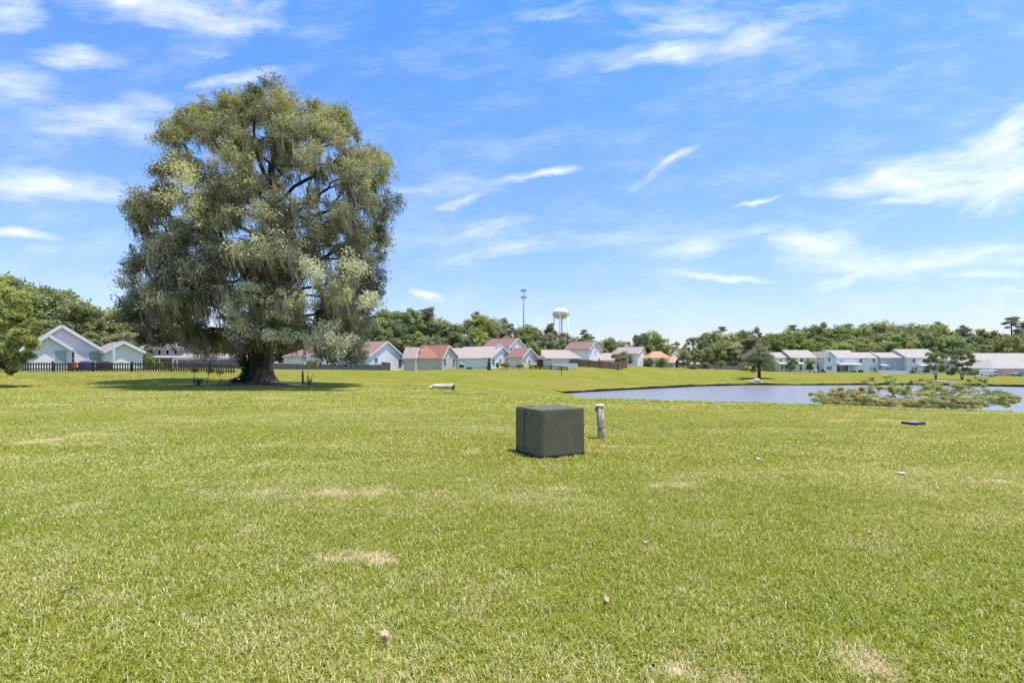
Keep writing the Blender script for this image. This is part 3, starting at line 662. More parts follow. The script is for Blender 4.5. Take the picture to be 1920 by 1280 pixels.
# moss: bunches of long thin strands
def moss(name, cl, bun, strands, lmin, lmax, parent, mat, seed, w=.05, lean=(.22, 0)):
    r = np.random.default_rng(seed); cl = np.array(cl); N_ = len(cl) * bun; ci = np.repeat(np.arange(len(cl)), bun)
    ang = r.uniform(0, 6.28, N_); rad = np.sqrt(r.uniform(0, 1, N_)) * .95
    bx = cl[ci, 0] + np.cos(ang) * rad * cl[ci, 3]; by = cl[ci, 1] + np.sin(ang) * rad * cl[ci, 4]; bz = cl[ci, 2] - cl[ci, 5] * r.uniform(-.1, .7, N_)
    bl = r.uniform(lmin, lmax, N_) * np.minimum(1, (bz - .6) / 2.2).clip(.05, 1); bt = r.uniform(.1, .9, N_); bi = np.repeat(np.arange(N_), strands); n = len(bi)
    x = bx[bi] + r.normal(size=n) * .13; y = by[bi] + r.normal(size=n) * .13; z = bz[bi] + r.normal(size=n) * .12; l = bl[bi] * r.uniform(.45, 1.1, n)
    a = r.uniform(0, 3.14, n); sx, sy = np.cos(a) * w / 2, np.sin(a) * w / 2; jx = r.normal(size=n) * .07; jy = r.normal(size=n) * .07
    R = []
    for t, ww in ((0, .8), (.35, 1.0), (.7, .7), (1, .12)):
        px = x + jx * t * 2 + lean[0] * l * t * t + (bx[bi] - x) * t * .5; py = y + jy * t * 2; pz = z - l * t
        R.append(np.stack([px - sx * ww, py - sy * ww, pz], -1)); R.append(np.stack([px + sx * ww, py + sy * ww, pz], -1))
    V = np.stack(R, 1).reshape(-1, 3); k = np.arange(n)[:, None] * 8; Q = np.concatenate([k + [0, 1, 3, 2], k + [2, 3, 5, 4], k + [4, 5, 7, 6]])
    return np_mesh(name, V, Q, mat, parent, tone=np.repeat(np.clip(bt[bi] + r.normal(size=n) * .1, 0, 1), 8))
low = [c for c in cl if c[2] < 18 and edged((c[0] + ox) * OD / (OD + c[1]) - ox, c[2], SX) > 1.5]
moss('spanish_moss', low, 5, 13, .35, 1.5, oak, M['moss'], 4)
iv = [(-.82 + .12 * math.sin(q), -.68 + .1 * math.cos(q * 2), .3 + q * .42, .5, .35, .5, .4) for q in range(8)] + [(-1.2, -.9, .2, .5, .4, .3, .5), (-.5, -1.0, .4, .35, .2, .4, .5)]
leaves('ivy', M['ivy'], iv, 260, .16, .12, oak, down=.3, radial=.6, seed=8)
# hollow in the trunk, drawn as a solid dark plug
hb = MB(); pr = []
for k in range(12):
    a = 2 * math.pi * k / 12; pr.append((.52 + .12 * math.cos(a), -.52 + .08 * math.cos(a), 2.3 + .55 * math.sin(a)))
hb.prism(pr, (-.05, .25, 0)); hb.v = hb.v
hb.build('hollow', M['hollow'], oak)
# soil mound of roots under it
mb = MB(); K = 40
vs = [(ox, OD, oz + .22)]
for ring, (r, h) in enumerate([(1.8, .16), (3.0, .07), (4.4, .035), (5.4, .004)]):
    for k in range(K):
        a = 2 * math.pi * k / K; q = r * (1 + .18 * math.sin(3 * a + ring) + .08 * math.sin(7 * a)); x = ox + q * math.cos(a) * 1.15; y = OD + q * math.sin(a) * .8; vs.append((x, y, GZ(x, y) + h))
fs = [(0, 1 + k, 1 + (k + 1) % K) for k in range(K)]
for r in range(3):
    for k in range(K): fs.append((1 + r * K + k, 1 + (r + 1) * K + k, 1 + (r + 1) * K + (k + 1) % K, 1 + r * K + (k + 1) % K))
mb.add(vs, fs); tag(mb.build('bare_earth', M['mulch'], smooth=True), 'bare brown earth under the oak', kind='structure')

# ---------- generic trees ----------
def clumps_dome(n, h0, h1, R, seed, pw=.6, s0=.8, s1=1.4, asym=.2):
    r = random.Random(seed); out = []; t = 0; off = [r.uniform(-asym, asym) * R for _ in range(4)]
    while len(out) < n and t < n * 60:
        t += 1; u = r.uniform(0, 1); z = h0 + (h1 - h0) * u; prof = (math.sin(math.pi * min(1, (u * .86 + .14))) ** pw); rad = R * prof * (1 + .18 * math.sin(3.1 * u * 4 + seed))
        a = r.uniform(0, 6.283); q = rad * math.sqrt(r.uniform(.15, 1)); rad_a = 1 + .22 * math.sin(2 * a + seed) + .12 * math.sin(3 * a + 2 * seed)
        s = r.uniform(s0, s1); x, y = q * rad_a * math.cos(a), q * rad_a * math.sin(a)
        if any((x - c[0]) ** 2 + (y - c[1]) ** 2 + ((z - c[2]) * 1.2) ** 2 < (.8 * s) ** 2 for c in out): continue
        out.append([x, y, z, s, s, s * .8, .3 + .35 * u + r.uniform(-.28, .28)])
    return out
PROTO = {}
def make_tree(kind, seed, name):
    root = empty(name, (0, 0, 0)); r = random.Random(seed * 31)
    if kind == 'broad':
        H = 15; c = clumps_dome(64, 2.6, 14.0, 5.6, seed, s0=1.1, s1=2.0); nl, L, Wd, lm_ = 120, .62, .42, 'leaf_mid'; tp = [(0, 0, -.6), (.1, 0, 2), (.1, .1, 4), (0, .2, 6.5)]; r0 = .35
    elif kind == 'tall':
        H = 18; c = clumps_dome(62, 3.5, 17.2, 4.1, seed, pw=.5, s0=1.0, s1=1.8); nl, L, Wd, lm_ = 120, .6, .4, 'leaf_dark'; tp = [(0, 0, -.6), (.1, 0, 3), (.2, .1, 7), (0, .2, 11), (.1, 0, 14)]; r0 = .32
    elif kind == 'open':
        H = 17; c = clumps_dome(40, 5, 16.4, 4.8, seed, pw=.45, s0=.7, s1=1.5, asym=.3); nl, L, Wd, lm_ = 120, .55, .34, 'leaf_grey'; tp = [(0, 0, -.6), (.2, 0, 4), (-.2, .1, 8), (.1, .2, 12)]; r0 = .3
    elif kind == 'pine':
        H = 22; c = []
        for q in range(26):
            z = r.uniform(12.5, 21.6); R_ = (22.6 - z) * .42 + .6; a = r.uniform(0, 6.28); d = r.uniform(.2, 1) * R_ * 1.15; s = r.uniform(.7, 1.35); c.append([d * math.cos(a), d * math.sin(a), z, s * 1.25, s * 1.25, s * .5, r.uniform(.15, .75)])
        nl, L, Wd, lm_ = 170, .5, .16, 'needle'; tp = [(0, 0, -.6), (.1, 0, 5), (-.1, .1, 10), (.1, 0, 15), (0, 0, 20)]; r0 = .3
    elif kind == 'bush':
        H = 3; c = clumps_dome(26, .3, 2.7, 1.9, seed, pw=.4, s0=.4, s1=.75); nl, L, Wd, lm_ = 150, .2, .13, 'leaf_dark'; tp = [(0, 0, -.2), (0, 0, .6)]; r0 = .08
    PROTO[name] = root
    nodes, par, cnt = skeleton(c, 1, tp, 0); m = MB(); m.tube(tp, [r0 * (1.25 - .75 * i / (len(tp) - 1)) for i in range(len(tp))], 8)
    lb = limbs(nodes, par, cnt, r0 * .12, .5, len(tp) - 1, 5); m.add(lb.v, lb.f); m.build('trunk', M['bark_dark'], root, smooth=True)
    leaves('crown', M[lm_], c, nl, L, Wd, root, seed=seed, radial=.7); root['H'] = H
    return root
protos = {k: [make_tree(k, s, nm) for s in ss] for k, ss, nm in (('broad', (1, 2, 3), 'broadleaf_tree'), ('tall', (4, 5, 6), 'tall_tree'), ('open', (7, 8), 'open_crowned_tree'), ('pine', (9, 10, 11), 'pine_tree'), ('bush', (12, 13), 'bush'))}
used = {}
def plant(kind, px, d, pytop, label, cat='tree', group=None, leaf=None, wide=1.0, base=None, v=None):
    fam = protos[kind]; i = (v if v is not None else random.randrange(len(fam))) % len(fam); p = fam[i]; key = (kind, i)
    if key in used: o = copy_tree(p)
    else: o = p; used[key] = 1
    x = WX(px, d); z0 = GZ(x, d) - .15 if base is None else base; top = WZP(pytop, d); s = (top - z0) / p['H'] if kind != 'x' else 1
    o.location = (x, d, z0); o.rotation_euler = (0, 0, random.uniform(0, 6.28)); o.scale = (s * wide, s * wide, s)
    for k_ in ('label', 'category', 'group'):
        if k_ in o: del o[k_]
    tag(o, label, cat, group)
    if leaf:
        for ch in o.children:
            if ch.name.startswith('crown'): ch.material_slots[0].link = 'OBJECT'; ch.material_slots[0].material = M[leaf]
    return o
lands = [(-200, 105, 'the lilac gabled house'), (105, 200, 'the lilac house end'), (200, 330, 'the small blue gabled wing'), (330, 640, 'the big mossy oak'), (640, 765, 'the white gabled house'), (765, 860, 'the red roofed tan house'), (860, 912, 'the long pink roofed house'),
         (912, 990, 'the brown roofed house'), (990, 1062, 'the long cream house'), (1062, 1130, 'the tall white house'), (1130, 1212, 'the house beside the round bush'), (1212, 1262, 'the orange roofed house'), (1262, 1380, 'the long grey fence'),
         (1380, 1450, 'the pondside pine'), (1450, 1545, 'the cream townhouses'), (1545, 1650, 'the white townhouses'), (1650, 1702, 'the blue townhouse'), (1702, 1765, 'the pale corner townhouse'), (1765, 1835, 'the two crape myrtles'), (1835, 2300, 'the pink brick house')]
ordw = ['first', 'second', 'third', 'fourth', 'fifth', 'sixth', 'seventh', 'eighth', 'ninth', 'tenth', 'eleventh', 'twelfth']
kindw = {'broad': 'round tree', 'tall': 'narrow tree', 'open': 'loose tree', 'pine': 'pine', 'bush': 'bush'}
leafw = {'leaf_dark': 'dark green', 'leaf_mid': 'mid green', 'leaf_light': 'yellow green', 'leaf_grey': 'grey green', 'needle': 'bare stemmed'}
forest = []
prof = [(-40,520,100),(5,512,92),(35,530,95),(62,528,105),(95,536,100),(118,540,105),(148,560,98),(172,590,104),(205,575,112),(235,578,110),(700,590,190),(722,578,200),(745,582,200),(768,577,200),(790,590,210),(822,596,205),(850,606,200),(872,600,210),(890,588,205),(912,592,205),(935,598,210),(958,606,205),(982,609,210),(1005,612,215),(1030,612,205),(1058,622,210),(1080,630,215),(1102,625,215),
        (1122,640,220),(1142,632,200),(1162,638,210),(1182,648,215),(1205,622,190),(1225,618,190),(1235,640,195),(1283,648,190),(1300,632,185),(1322,622,190),(1345,618,190),(1368,624,195),(1392,618,200),(1415,612,205),(1440,622,205),(1462,622,210),(1482,614,210),(1505,612,215),(1528,608,215),(1550,614,215),(1572,608,215),(1592,606,220),(1615,610,215),(1638,604,220),(1658,601,220),(1682,608,220),(1706,606,220),(1728,612,220),(1752,606,220),(1775,616,225),(1802,615,225),(1822,622,220),(1843,614,220),(1864,622,220),(1885,625,215),(1908,632,215),(1940,610,215),(1975,605,215)]
rf = random.Random(11)
for (px, py, d) in prof:
    k = rf.choice(['broad', 'broad', 'tall', 'open', 'tall']); lf = rf.choice(['leaf_dark', 'leaf_mid', 'leaf_grey', 'leaf_mid', 'leaf_light']) if px > 300 else rf.choice(['leaf_dark', 'leaf_dark', 'leaf_mid'])
    forest.append((px, py, d, k, lf, 1.25 if k == 'tall' else 1.05))
for (px, py, d) in [(797,580,212),(804,573,205),(897,584,208),(992,606,212),(943,594,215),(1031,604,200),(1095,618,216),(1262,652,230),(1268,640,200),(1488,609,216),(1745,610,224),(1760,602,220),(1806,609,222),(1896,594,215),(1917,600,218),(1620,605,224),(1352,612,205),(18,520,100),(1540,604,222)]:
    forest.append((px, py, d, 'pine', 'needle', 1.15))
for px in range(330, 700, 30): forest.append((px, rf.uniform(596, 622), rf.uniform(125, 140), rf.choice(['broad', 'tall', 'open']), rf.choice(['leaf_dark', 'leaf_mid']), 1.3))
for px in list(range(-30, 260, 33)) + list(range(700, 1130, 19)) + list(range(1280, 1990, 21)):
    L_ = px < 300; d = 84 + rf.uniform(0, 8) if L_ else (rf.uniform(150, 172) if px < 1130 else rf.uniform(196, 210) if px > 1440 else rf.uniform(165, 180))
    top = (600 if px < 130 else 628) if L_ else ((rf.uniform(612, 638) if px < 900 else rf.uniform(628, 648)) if px < 1130 else rf.uniform(624, 646) if px > 1340 else rf.uniform(640, 658))
    forest.append((px + rf.uniform(-6, 6), top + rf.uniform(-8, 8), d, rf.choice(['broad', 'broad', 'open', 'tall']), rf.choice(['leaf_mid', 'leaf_light', 'leaf_dark', 'leaf_grey', 'leaf_mid']), 1.3))
forest.sort(key=lambda a: a[0]); seen = {}; recs = []
for (px, py, d, k, lf, w) in forest:
    land = next((n_ for a, b, n_ in lands if a <= px < b), 'the houses'); row = 'rear' if (d > 183 and px > 300) or (px < 300 and d > 93) else 'front'
    recs.append([px, py, d, k, lf, w, land, (k, lf, row, land)])
tot = {}
for r_ in recs: tot[r_[7]] = tot.get(r_[7], 0) + 1
for (px, py, d, k, lf, w, land, key) in recs:
    seen[key] = seen.get(key, 0) + 1; o_ = (ordw[seen[key] - 1] + ' ') if tot[key] > 1 else ''
    fl = ' from left' if tot[key] > 1 else ''
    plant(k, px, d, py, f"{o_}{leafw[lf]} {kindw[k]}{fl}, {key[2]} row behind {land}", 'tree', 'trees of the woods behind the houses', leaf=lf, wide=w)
# ---------- houses ----------
def ray_on(px, P, Q):
    """point of the line P-Q (ground plan) on the sight line of px"""
    k = (px - HX) / F; dx, dy = Q[0] - P[0], Q[1] - P[1]; t = (k * P[1] - P[0]) / (dx - k * dy); return (P[0] + dx * t, P[1] + dy * t)
class Gable:
    """house block: gable wall from A in direction ang, roof ridge running back at right angles for L metres"""
    def __init__(s, px0, d0, px1, ang, L, pyA, pyE, apex=None, back=None):
        a = math.radians(ang); s.g = Vector((math.cos(a), math.sin(a))); s.e = Vector((-math.sin(a), math.cos(a))) * L
        s.A = Vector((WX(px0, d0), d0)); B = ray_on(px1, s.A, s.A + s.g); s.B = Vector(B)
        if apex is None: s.ap = (s.A + s.B) / 2
        else: s.ap = Vector(ray_on(apex, s.A, s.B))
        s.zA = WZP(pyA, s.ap.y); s.zE = WZP(pyE, s.A.y); s.set_base()
    def set_base(s):
        c = [s.A, s.B, s.A + s.e, s.B + s.e]; s.zb = min(GZ(p.x, p.y) for p in c) - .3; s.gz = GZ(s.A.x, s.A.y)
def long_block(pxL, pxR, d, pyR, pyE, depth, pyEd=None):
    """long side faces the viewer: eave wall at distance d from pxL to pxR"""
    g = Gable.__new__(Gable); g.g = Vector((0, 1)); g.A = Vector((WX(pxR, d), d)); g.B = g.A + Vector((0, depth)); g.e = Vector((WX(pxL, d) - WX(pxR, d), 0)); g.ap = (g.A + g.B) / 2
    g.zA = WZP(pyR, d + depth / 2); g.zE = WZP(pyE, d); g.set_base(); return g
def V3(p, z): return Vector((p[0], p[1], z))
def build_block(root, b, wall, roof, oh=.35, hipA=0, hipB=0, trim=True):
    e = Vector((b.e.x, b.e.y, 0)); en = e.normalized(); A, B = b.A, b.B; g = Vector((b.g.x, b.g.y, 0)); th = .16
    m = MB()
    if hipA or hipB: m.prism([V3(A, b.zb), V3(B, b.zb), V3(B, b.zE), V3(A, b.zE)], e)
    else: m.prism([V3(A, b.zb), V3(B, b.zb), V3(B, b.zE), V3(b.ap, b.zA - .02), V3(A, b.zE)], e)
    m.build('wall', M[wall], root)
    r = MB(); t = MB()
    if hipA or hipB:
        a0 = V3(A, b.zE) - g * oh - en * oh; a1 = V3(A, b.zE) - g * oh + e + en * oh; b0 = V3(B, b.zE) + g * oh - en * oh; b1 = V3(B, b.zE) + g * oh + e + en * oh
        r0 = V3(b.ap, b.zA) + en * (hipA - (0 if hipA else oh)); r1 = V3(b.ap, b.zA) + e - en * (hipB - (0 if hipB else oh))
        up = Vector((0, 0, .04)); dn = Vector((0, 0, -.14))
        r.add([a0 + up, b0 + up, b1 + up, a1 + up, r0 + up, r1 + up], [(0, 4, 5, 3), (1, 2, 5, 4), (0, 1, 4), (2, 3, 5)]); t.add([p + q for q in (dn, up * .9) for p in (a0, b0, b1, a1)], [(0, 1, 5, 4), (1, 2, 6, 5), (2, 3, 7, 6), (3, 0, 4, 7), (3, 2, 1, 0)])
    else:
        for S, sg in ((A, -1), (B, 1)):
            eav = V3(S, b.zE); apx = V3(b.ap, b.zA); sl = (eav - apx); dirn = sl.normalized(); low = eav + dirn * oh
            nrm = dirn.cross(en); nrm = nrm if nrm.z > 0 else -nrm
            s0 = apx - en * oh; s1 = low - en * oh; w = e + en * 2 * oh; c0 = nrm * .02; c1 = nrm * (.02 + th)
            r.prism([s0 + c0, s1 + c0, s1 + c1, s0 + c1 + Vector((0, 0, .0))], w)
            if trim:
                t.prism([s0 - en * .03 - nrm * .16 + c0 * 0, s1 - en * .03 - nrm * .16, s1 - en * .03 + c1 * .8, s0 - en * .03 + c1 * .8], en * .10)
                q = low - nrm * .06; t.bar(q - en * oh, q + e + en * oh, .1, .16)
                if sg < 0 or True: t.bar(V3(S, b.zb + .1) - en * .03, V3(S, b.zE) - en * .03, .18, .08)
    r.build('roof', M[roof], root)
    if t.v: t.build('trim', M['trim'], root)
def face(b, which):
    if which == 'g': return b.A, b.B
    return b.A, b.A + b.e
def opening(root, P, Q, px, py, w, h, glass='glass', name='window', shutters=False, mull=True, out=.0, frame='trim'):
    c2 = ray_on(px, P, Q); u = (Vector(Q) - Vector(P)).normalized(); n = Vector((u.y, -u.x))
    if n.dot(Vector((-c2[0], -c2[1]))) < 0: n = -n
    z = WZP(py, c2[1]); n3 = Vector((n.x, n.y, 0)); u3 = Vector((u.x, u.y, 0)); c = Vector((c2[0], c2[1], z)) + n3 * (.02 + out)
    fr = MB(); fw = .09
    a = math.atan2(u.y, u.x)
    for s in (-1, 1):
        fr.box(c + u3 * s * (w / 2 + fw / 2) + n3 * .02, (fw, .08, h + 2 * fw), rz=a); fr.box(c + Vector((0, 0, s * (h / 2 + fw / 2))) + n3 * .025, (w, .08, fw), rz=a)
    if mull: fr.box(c + n3 * .03, (w, .05, .045), rz=a)
    if name != 'window': fr.box(c + n3 * .03, (.06, .05, h), rz=a)
    o = fr.build(name, M[frame], root)
    pn = MB(); pn.box(c, (w, .05, h), rz=a); pn.build('pane' if glass != 'screen' else 'screen', M[glass], o)
    if shutters:
        for s in (-1, 1):
            sh = MB(); sh.box(c + u3 * s * (w / 2 + .32) + n3 * .02, (.36, .06, h + .1), rz=a); sh.build('shutter', M['shutter'], root)
def awning(root, P, Q, pxa, pxb, py, depth=2.4, posts=True, drop=.35, name='porch_roof', mat='trim'):
    a = Vector(ray_on(pxa, P, Q)); b = Vector(ray_on(pxb, P, Q)); u = (b - a).normalized(); n = Vector((u.y, -u.x))
    if n.dot(-a) < 0: n = -n
    n3 = Vector((n.x, n.y, 0)) * depth; z = WZP(py, a.y); m = MB(); A_ = V3(a, z + .25); B_ = V3(b, z + .25)
    m.prism([A_, A_ + n3 - Vector((0, 0, drop)), A_ + n3 - Vector((0, 0, drop + .3)), A_ - Vector((0, 0, .3))], B_ - A_)
    m.build(name, M[mat], root)
    if posts:
        for t in (0.02, .5, .98):
            p = A_ + (B_ - A_) * t + n3 * .96; g = GZ(p.x, p.y); q = MB(); q.box((p.x, p.y, (g - .1 + p.z - drop - .2) / 2), (.12, .12, p.z - drop - .2 - g + .1)); q.build('post', M['trim'], root)
def house(label, group=None): 
    return empty('house', (0, 0, 0), label, 'house', group)
def anchor(root, x, y):
    z = GZ(x, y); d = Vector((x, y, z)); root.location = d
    for ch in root.children: ch.location = ch.location - d

# left lilac house
h = house('lilac white gabled house at left behind the dark picket fence, smaller gable in front'); 
b1 = Gable(39, 54, 194, 45, 15, 611, 655.5, apex=116); build_block(h, b1, 'lilac_siding', 'roof_greypink')
b2 = Gable(57, 51.5, 130, 45, 6, 628, 650.5, apex=90); build_block(h, b2, 'blue_white_siding', 'roof_greypink')
opening(h, *face(b2, 'g'), 114, 669, 1.0, 1.45, 'blind'); opening(h, *face(b1, 'g'), 178, 668, 1.15, 1.2, 'blind'); opening(h, *face(b1, 'g'), 133.5, 672, .55, 1.6, 'glass', 'door')
anchor(h, b1.A.x, b1.A.y)
h = house('small pale blue gabled wing house right of the lilac house, white corner post')
b = Gable(199, 57, 266, 48, 9, 641.5, 657, apex=231); build_block(h, b, 'blue_white_siding', 'roof_greypink')
p = ray_on(213, b.A - Vector((0, 1.5)), b.B - Vector((0, 1.5))); q = MB(); gz = GZ(*p); q.box((p[0], p[1], gz + 1.6), (.16, .16, 3.3)); q.build('post', M['trim'], h); anchor(h, b.A.x, b.A.y)
h = house('greige two storey house with dark shutters, partly hidden behind the oak')
b = long_block(236, 345, 92, 637, 653.5, 9); build_block(h, b, 'grey_siding', 'roof_greypink')
for px in (292, 307, 322): opening(h, *face(b, 's'), px, 657.5, .8, 1.1, 'blind', shutters=True)
q = MB(); q.box((WX(244, 93), 94, WZP(640, 92)), (1.0, 1.0, 3.4)); q.build('chimney', M['tan_siding'], h); awning(h, *face(b, 's'), 288, 340, 668.5, 2.2, mat='roof_pale'); anchor(h, b.A.x, b.A.y)
h = house('pale green grey low house glimpsed under the oak at left')
b = long_block(330, 455, 84, 664, 672, 7); build_block(h, b, 'blue_white_siding', 'roof_greypink'); anchor(h, b.A.x, b.A.y)
h = house('small white house glimpsed between oak trunk and its right boughs')
b = Gable(570, 118, 640, 60, 8, 655, 668); build_block(h, b, 'white_siding', 'roof_rose'); opening(h, *face(b, 'g'), 588, 678, 1.0, 1.2, 'blind'); anchor(h, b.A.x, b.A.y)
# white gabled house
h = house('white gabled house with rose brown roof right of the oak')
b = Gable(690, 101, 757.5, 58, 9.5, 640.5, 668.5); build_block(h, b, 'white_siding', 'roof_rose'); opening(h, *face(b, 'g'), 750, 680.5, .95, 1.55); opening(h, *face(b, 'g'), 705, 674, .8, .8)
c = long_block(757.5, 778.5, 104, 652, 671, 6); build_block(h, c, 'tan_siding', 'roof_greypink'); anchor(h, b.A.x, b.A.y)
h = house('tan house with bright red roof and white framed windows')
b = Gable(829, 106, 861, 62, 7.0, 648, 670.5, apex=840); build_block(h, b, 'tan_siding', 'roof_red'); opening(h, *face(b, 'g'), 834, 679, .7, 1.5); opening(h, *face(b, 'g'), 850.5, 679, .75, 1.5); opening(h, *face(b, 'g'), 857, 679, .6, 1.5)
c = long_block(773, 830, 106.6, 648.5, 670, 8); build_block(h, c, 'tan_siding', 'roof_red', hipB=2.5); anchor(h, b.A.x, b.A.y)
h = house('long white house with pale pink roof behind the lone cypress')
b = Gable(920, 110, 960, 62, 10.5, 650, 670.5, apex=941); build_block(h, b, 'white_siding', 'roof_pink')
c = long_block(848, 924, 111, 653.5, 671, 7); build_block(h, c, 'white_siding', 'roof_pink')
opening(h, *face(b, 'g'), 925.5, 678, .7, 1.6); opening(h, *face(b, 'g'), 937.5, 675.5, .7, .7); opening(h, *face(b, 'g'), 950, 680, 2.0, 2.0, 'blind', 'door')
q = MB(); q.box((WX(936, 114), 114.5, WZP(648, 114)), (1.3, .9, 1.2)); q.build('chimney', M['trim'], h); anchor(h, b.A.x, b.A.y)
h = house('two storey white house with brown roof rising behind the others')
b = Gable(953, 136, 986, 62, 8.5, 634.5, 651, apex=970); build_block(h, b, 'white_siding', 'roof_brown'); opening(h, *face(b, 'g'), 958.5, 657, .7, 1.2); anchor(h, b.A.x, b.A.y)
h = house('small cream house with reddish brown roof and dark porch')
b = Gable(978, 112, 1008, 65, 3.6, 653, 669.5, apex=992); build_block(h, b, 'cream_siding', 'roof_brown'); opening(h, *face(b, 'g'), 984, 677.5, .6, .6); opening(h, *face(b, 'g'), 992, 677.5, .7, .7)
c = long_block(961, 978, 114, 664, 670, 5); build_block(h, c, 'cream_siding', 'roof_brown')
c = long_block(1009, 1019.5, 114, 668, 671.5, 4); build_block(h, c, 'screen', 'roof_brown'); anchor(h, b.A.x, b.A.y)
h = house('long cream house with pinkish hipped roof left of the brown fence')
c = long_block(1019, 1089, 118, 656, 671.5, 10); build_block(h, c, 'cream_siding', 'roof_pink', hipA=2.6, hipB=0)
opening(h, *face(c, 's'), 1080, 674.5, 1.4, .8); opening(h, *face(c, 's'), 1030, 673.5, 1.0, .4); anchor(h, c.A.x, c.A.y)
h = house('tall white house with brown roof and two small dark windows')
b = Gable(1104, 140, 1127, 66, 7.2, 641.5, 654.5, apex=1114.5); build_block(h, b, 'white_siding', 'roof_brown'); opening(h, *face(b, 'g'), 1107.5, 660, .6, 1.3); opening(h, *face(b, 'g'), 1115.5, 660.5, .6, 1.3); anchor(h, b.A.x, b.A.y)
h = house('low house with pale pink roof between tall white house and round bush')
b = long_block(1127, 1152, 150, 662.5, 675, 8); build_block(h, b, 'white_siding', 'roof_pink'); anchor(h, b.A.x, b.A.y)
h = house('white two storey house with grey pink roof behind the round bush')
b = Gable(1195, 155, 1212, 68, 8, 651, 663.5, apex=1205); build_block(h, b, 'white_siding', 'roof_greypink'); opening(h, *face(b, 'g'), 1199.5, 667.5, .7, 1.2); opening(h, *face(b, 'g'), 1201, 681.5, .8, 1.6)
c = long_block(1150, 1189, 158, 653, 665, 8); build_block(h, c, 'cream_siding', 'roof_greypink', hipB=3); anchor(h, b.A.x, b.A.y)
h = house('house with broad orange roof behind two dark bushes')
b = long_block(1217, 1256, 165, 658.5, 670.5, 8); build_block(h, b, 'cream_siding', 'roof_orange', hipA=2.0, hipB=2.5); anchor(h, b.A.x, b.A.y)
h = house('tiny grey gabled house with orange roof')
b = Gable(1263, 160, 1275, 68, 2.6, 669.5, 680, apex=1270.5); build_block(h, b, 'grey_siding', 'roof_orange', oh=.25); anchor(h, b.A.x, b.A.y)
h = house('low pinkish shed roofed house at left end of grey fence')
b = long_block(1275, 1289, 170, 675.5, 679.5, 4); build_block(h, b, 'cream_siding', 'roof_pink', oh=.2); anchor(h, b.A.x, b.A.y)
# townhouses across the pond
TG = 'townhouses across the pond'
h = house('cream two storey townhouse behind the pondside pine and two small trees', TG)
b = long_block(1453, 1484, 184, 661, 670.5, 9); build_block(h, b, 'cream_siding', 'roof_pale')
c = long_block(1484, 1530, 182, 656.8, 670.5, 11); build_block(h, c, 'cream_siding', 'roof_pale')
for px, py, w_, h_ in ((1464, 675.5, .7, .9), (1466, 688.8, .8, 1.3)): opening(h, *face(b, 's'), px, py, w_, h_)
for px, py, w_, h_ in ((1503, 675.5, 1.3, 1.4), (1501.5, 689, .8, 1.8), (1515, 675.5, .8, 1.2)): opening(h, *face(c, 's'), px, py, w_, h_)
awning(h, *face(b, 's'), 1456, 1473, 680.5, 2.0); awning(h, *face(c, 's'), 1489, 1508, 680.5, 2.0); anchor(h, c.A.x, c.A.y)
h = house('single storey link with dark screened porch between townhouses', TG)
b = long_block(1529, 1547, 183, 668, 682.5, 8); build_block(h, b, 'screen', 'roof_pale')
for px in (1533.5, 1541): opening(h, *face(b, 's'), px, 690.5, 1.0, 2.1, 'screen', 'screened_door')
anchor(h, b.A.x, b.A.y)
h = house('white townhouse with tall front gable and covered porch', TG)
b = Gable(1545.5, 180, 1567, 4, 12, 658.5, 670, apex=1554.5); build_block(h, b, 'blue_white_siding', 'roof_pale')
c = long_block(1566, 1609, 183, 657, 671, 11); build_block(h, c, 'blue_white_siding', 'roof_pale')
c2 = long_block(1609, 1651, 183.4, 661, 671, 9); build_block(h, c2, 'white_siding', 'roof_pale')
opening(h, *face(b, 'g'), 1555, 674, .85, 1.3); opening(h, *face(b, 'g'), 1552, 690, .85, 1.3); opening(h, *face(b, 'g'), 1557, 690, .85, 1.3)
opening(h, *face(c, 's'), 1578, 677, 1.2, .8, 'blind'); opening(h, *face(c2, 's'), 1614, 676, .8, 1.3); opening(h, *face(c2, 's'), 1638, 676, .8, 1.3); opening(h, *face(c2, 's'), 1639.5, 692, .85, 1.3); opening(h, *face(c2, 's'), 1633.5, 691, .85, 1.3, 'blind')
awning(h, *face(c, 's'), 1568, 1608, 682, 2.6)
opening(h, *face(c, 's'), 1574, 692, 1.8, 2.4, 'screen', 'screened_porch', out=.05); opening(h, *face(c, 's'), 1581, 692, .8, 2.2, 'glass', 'door', out=.05); opening(h, *face(c, 's'), 1587, 692, 1.1, 2.4, 'screen', 'screened_porch', out=.05); anchor(h, b.A.x, b.A.y)
h = house('slate blue townhouse behind the low white fence', TG)
b = long_block(1651, 1700, 182.5, 661.5, 670.5, 9); build_block(h, b, 'blue_siding', 'roof_pale')
for px in (1664, 1674.5, 1691): opening(h, *face(b, 's'), px, 675.5, 1.0, 1.2, 'blind')
opening(h, *face(b, 's'), 1665.5, 691.5, 1.9, .9); opening(h, *face(b, 's'), 1688, 690.5, 1.3, .8, 'blind'); awning(h, *face(b, 's'), 1648, 1660, 684, 2.0); anchor(h, b.A.x, b.A.y)
h = house('pale corner townhouse with higher roof behind the left crape myrtle', TG)
b = long_block(1700, 1762, 181, 655, 670.5, 12); build_block(h, b, 'blue_white_siding', 'roof_pale')
opening(h, *face(b, 's'), 1713, 676, .9, 1.3); opening(h, *face(b, 's'), 1711, 691, .8, .7); opening(h, *face(b, 's'), 1717, 692, .8, 1.4); opening(h, *face(b, 's'), 1742, 676, .9, 1.3); awning(h, *face(b, 's'), 1719, 1733, 684, 2.2); anchor(h, b.A.x, b.A.y)
h = house('cream townhouse set back between and behind the crape myrtles', TG)
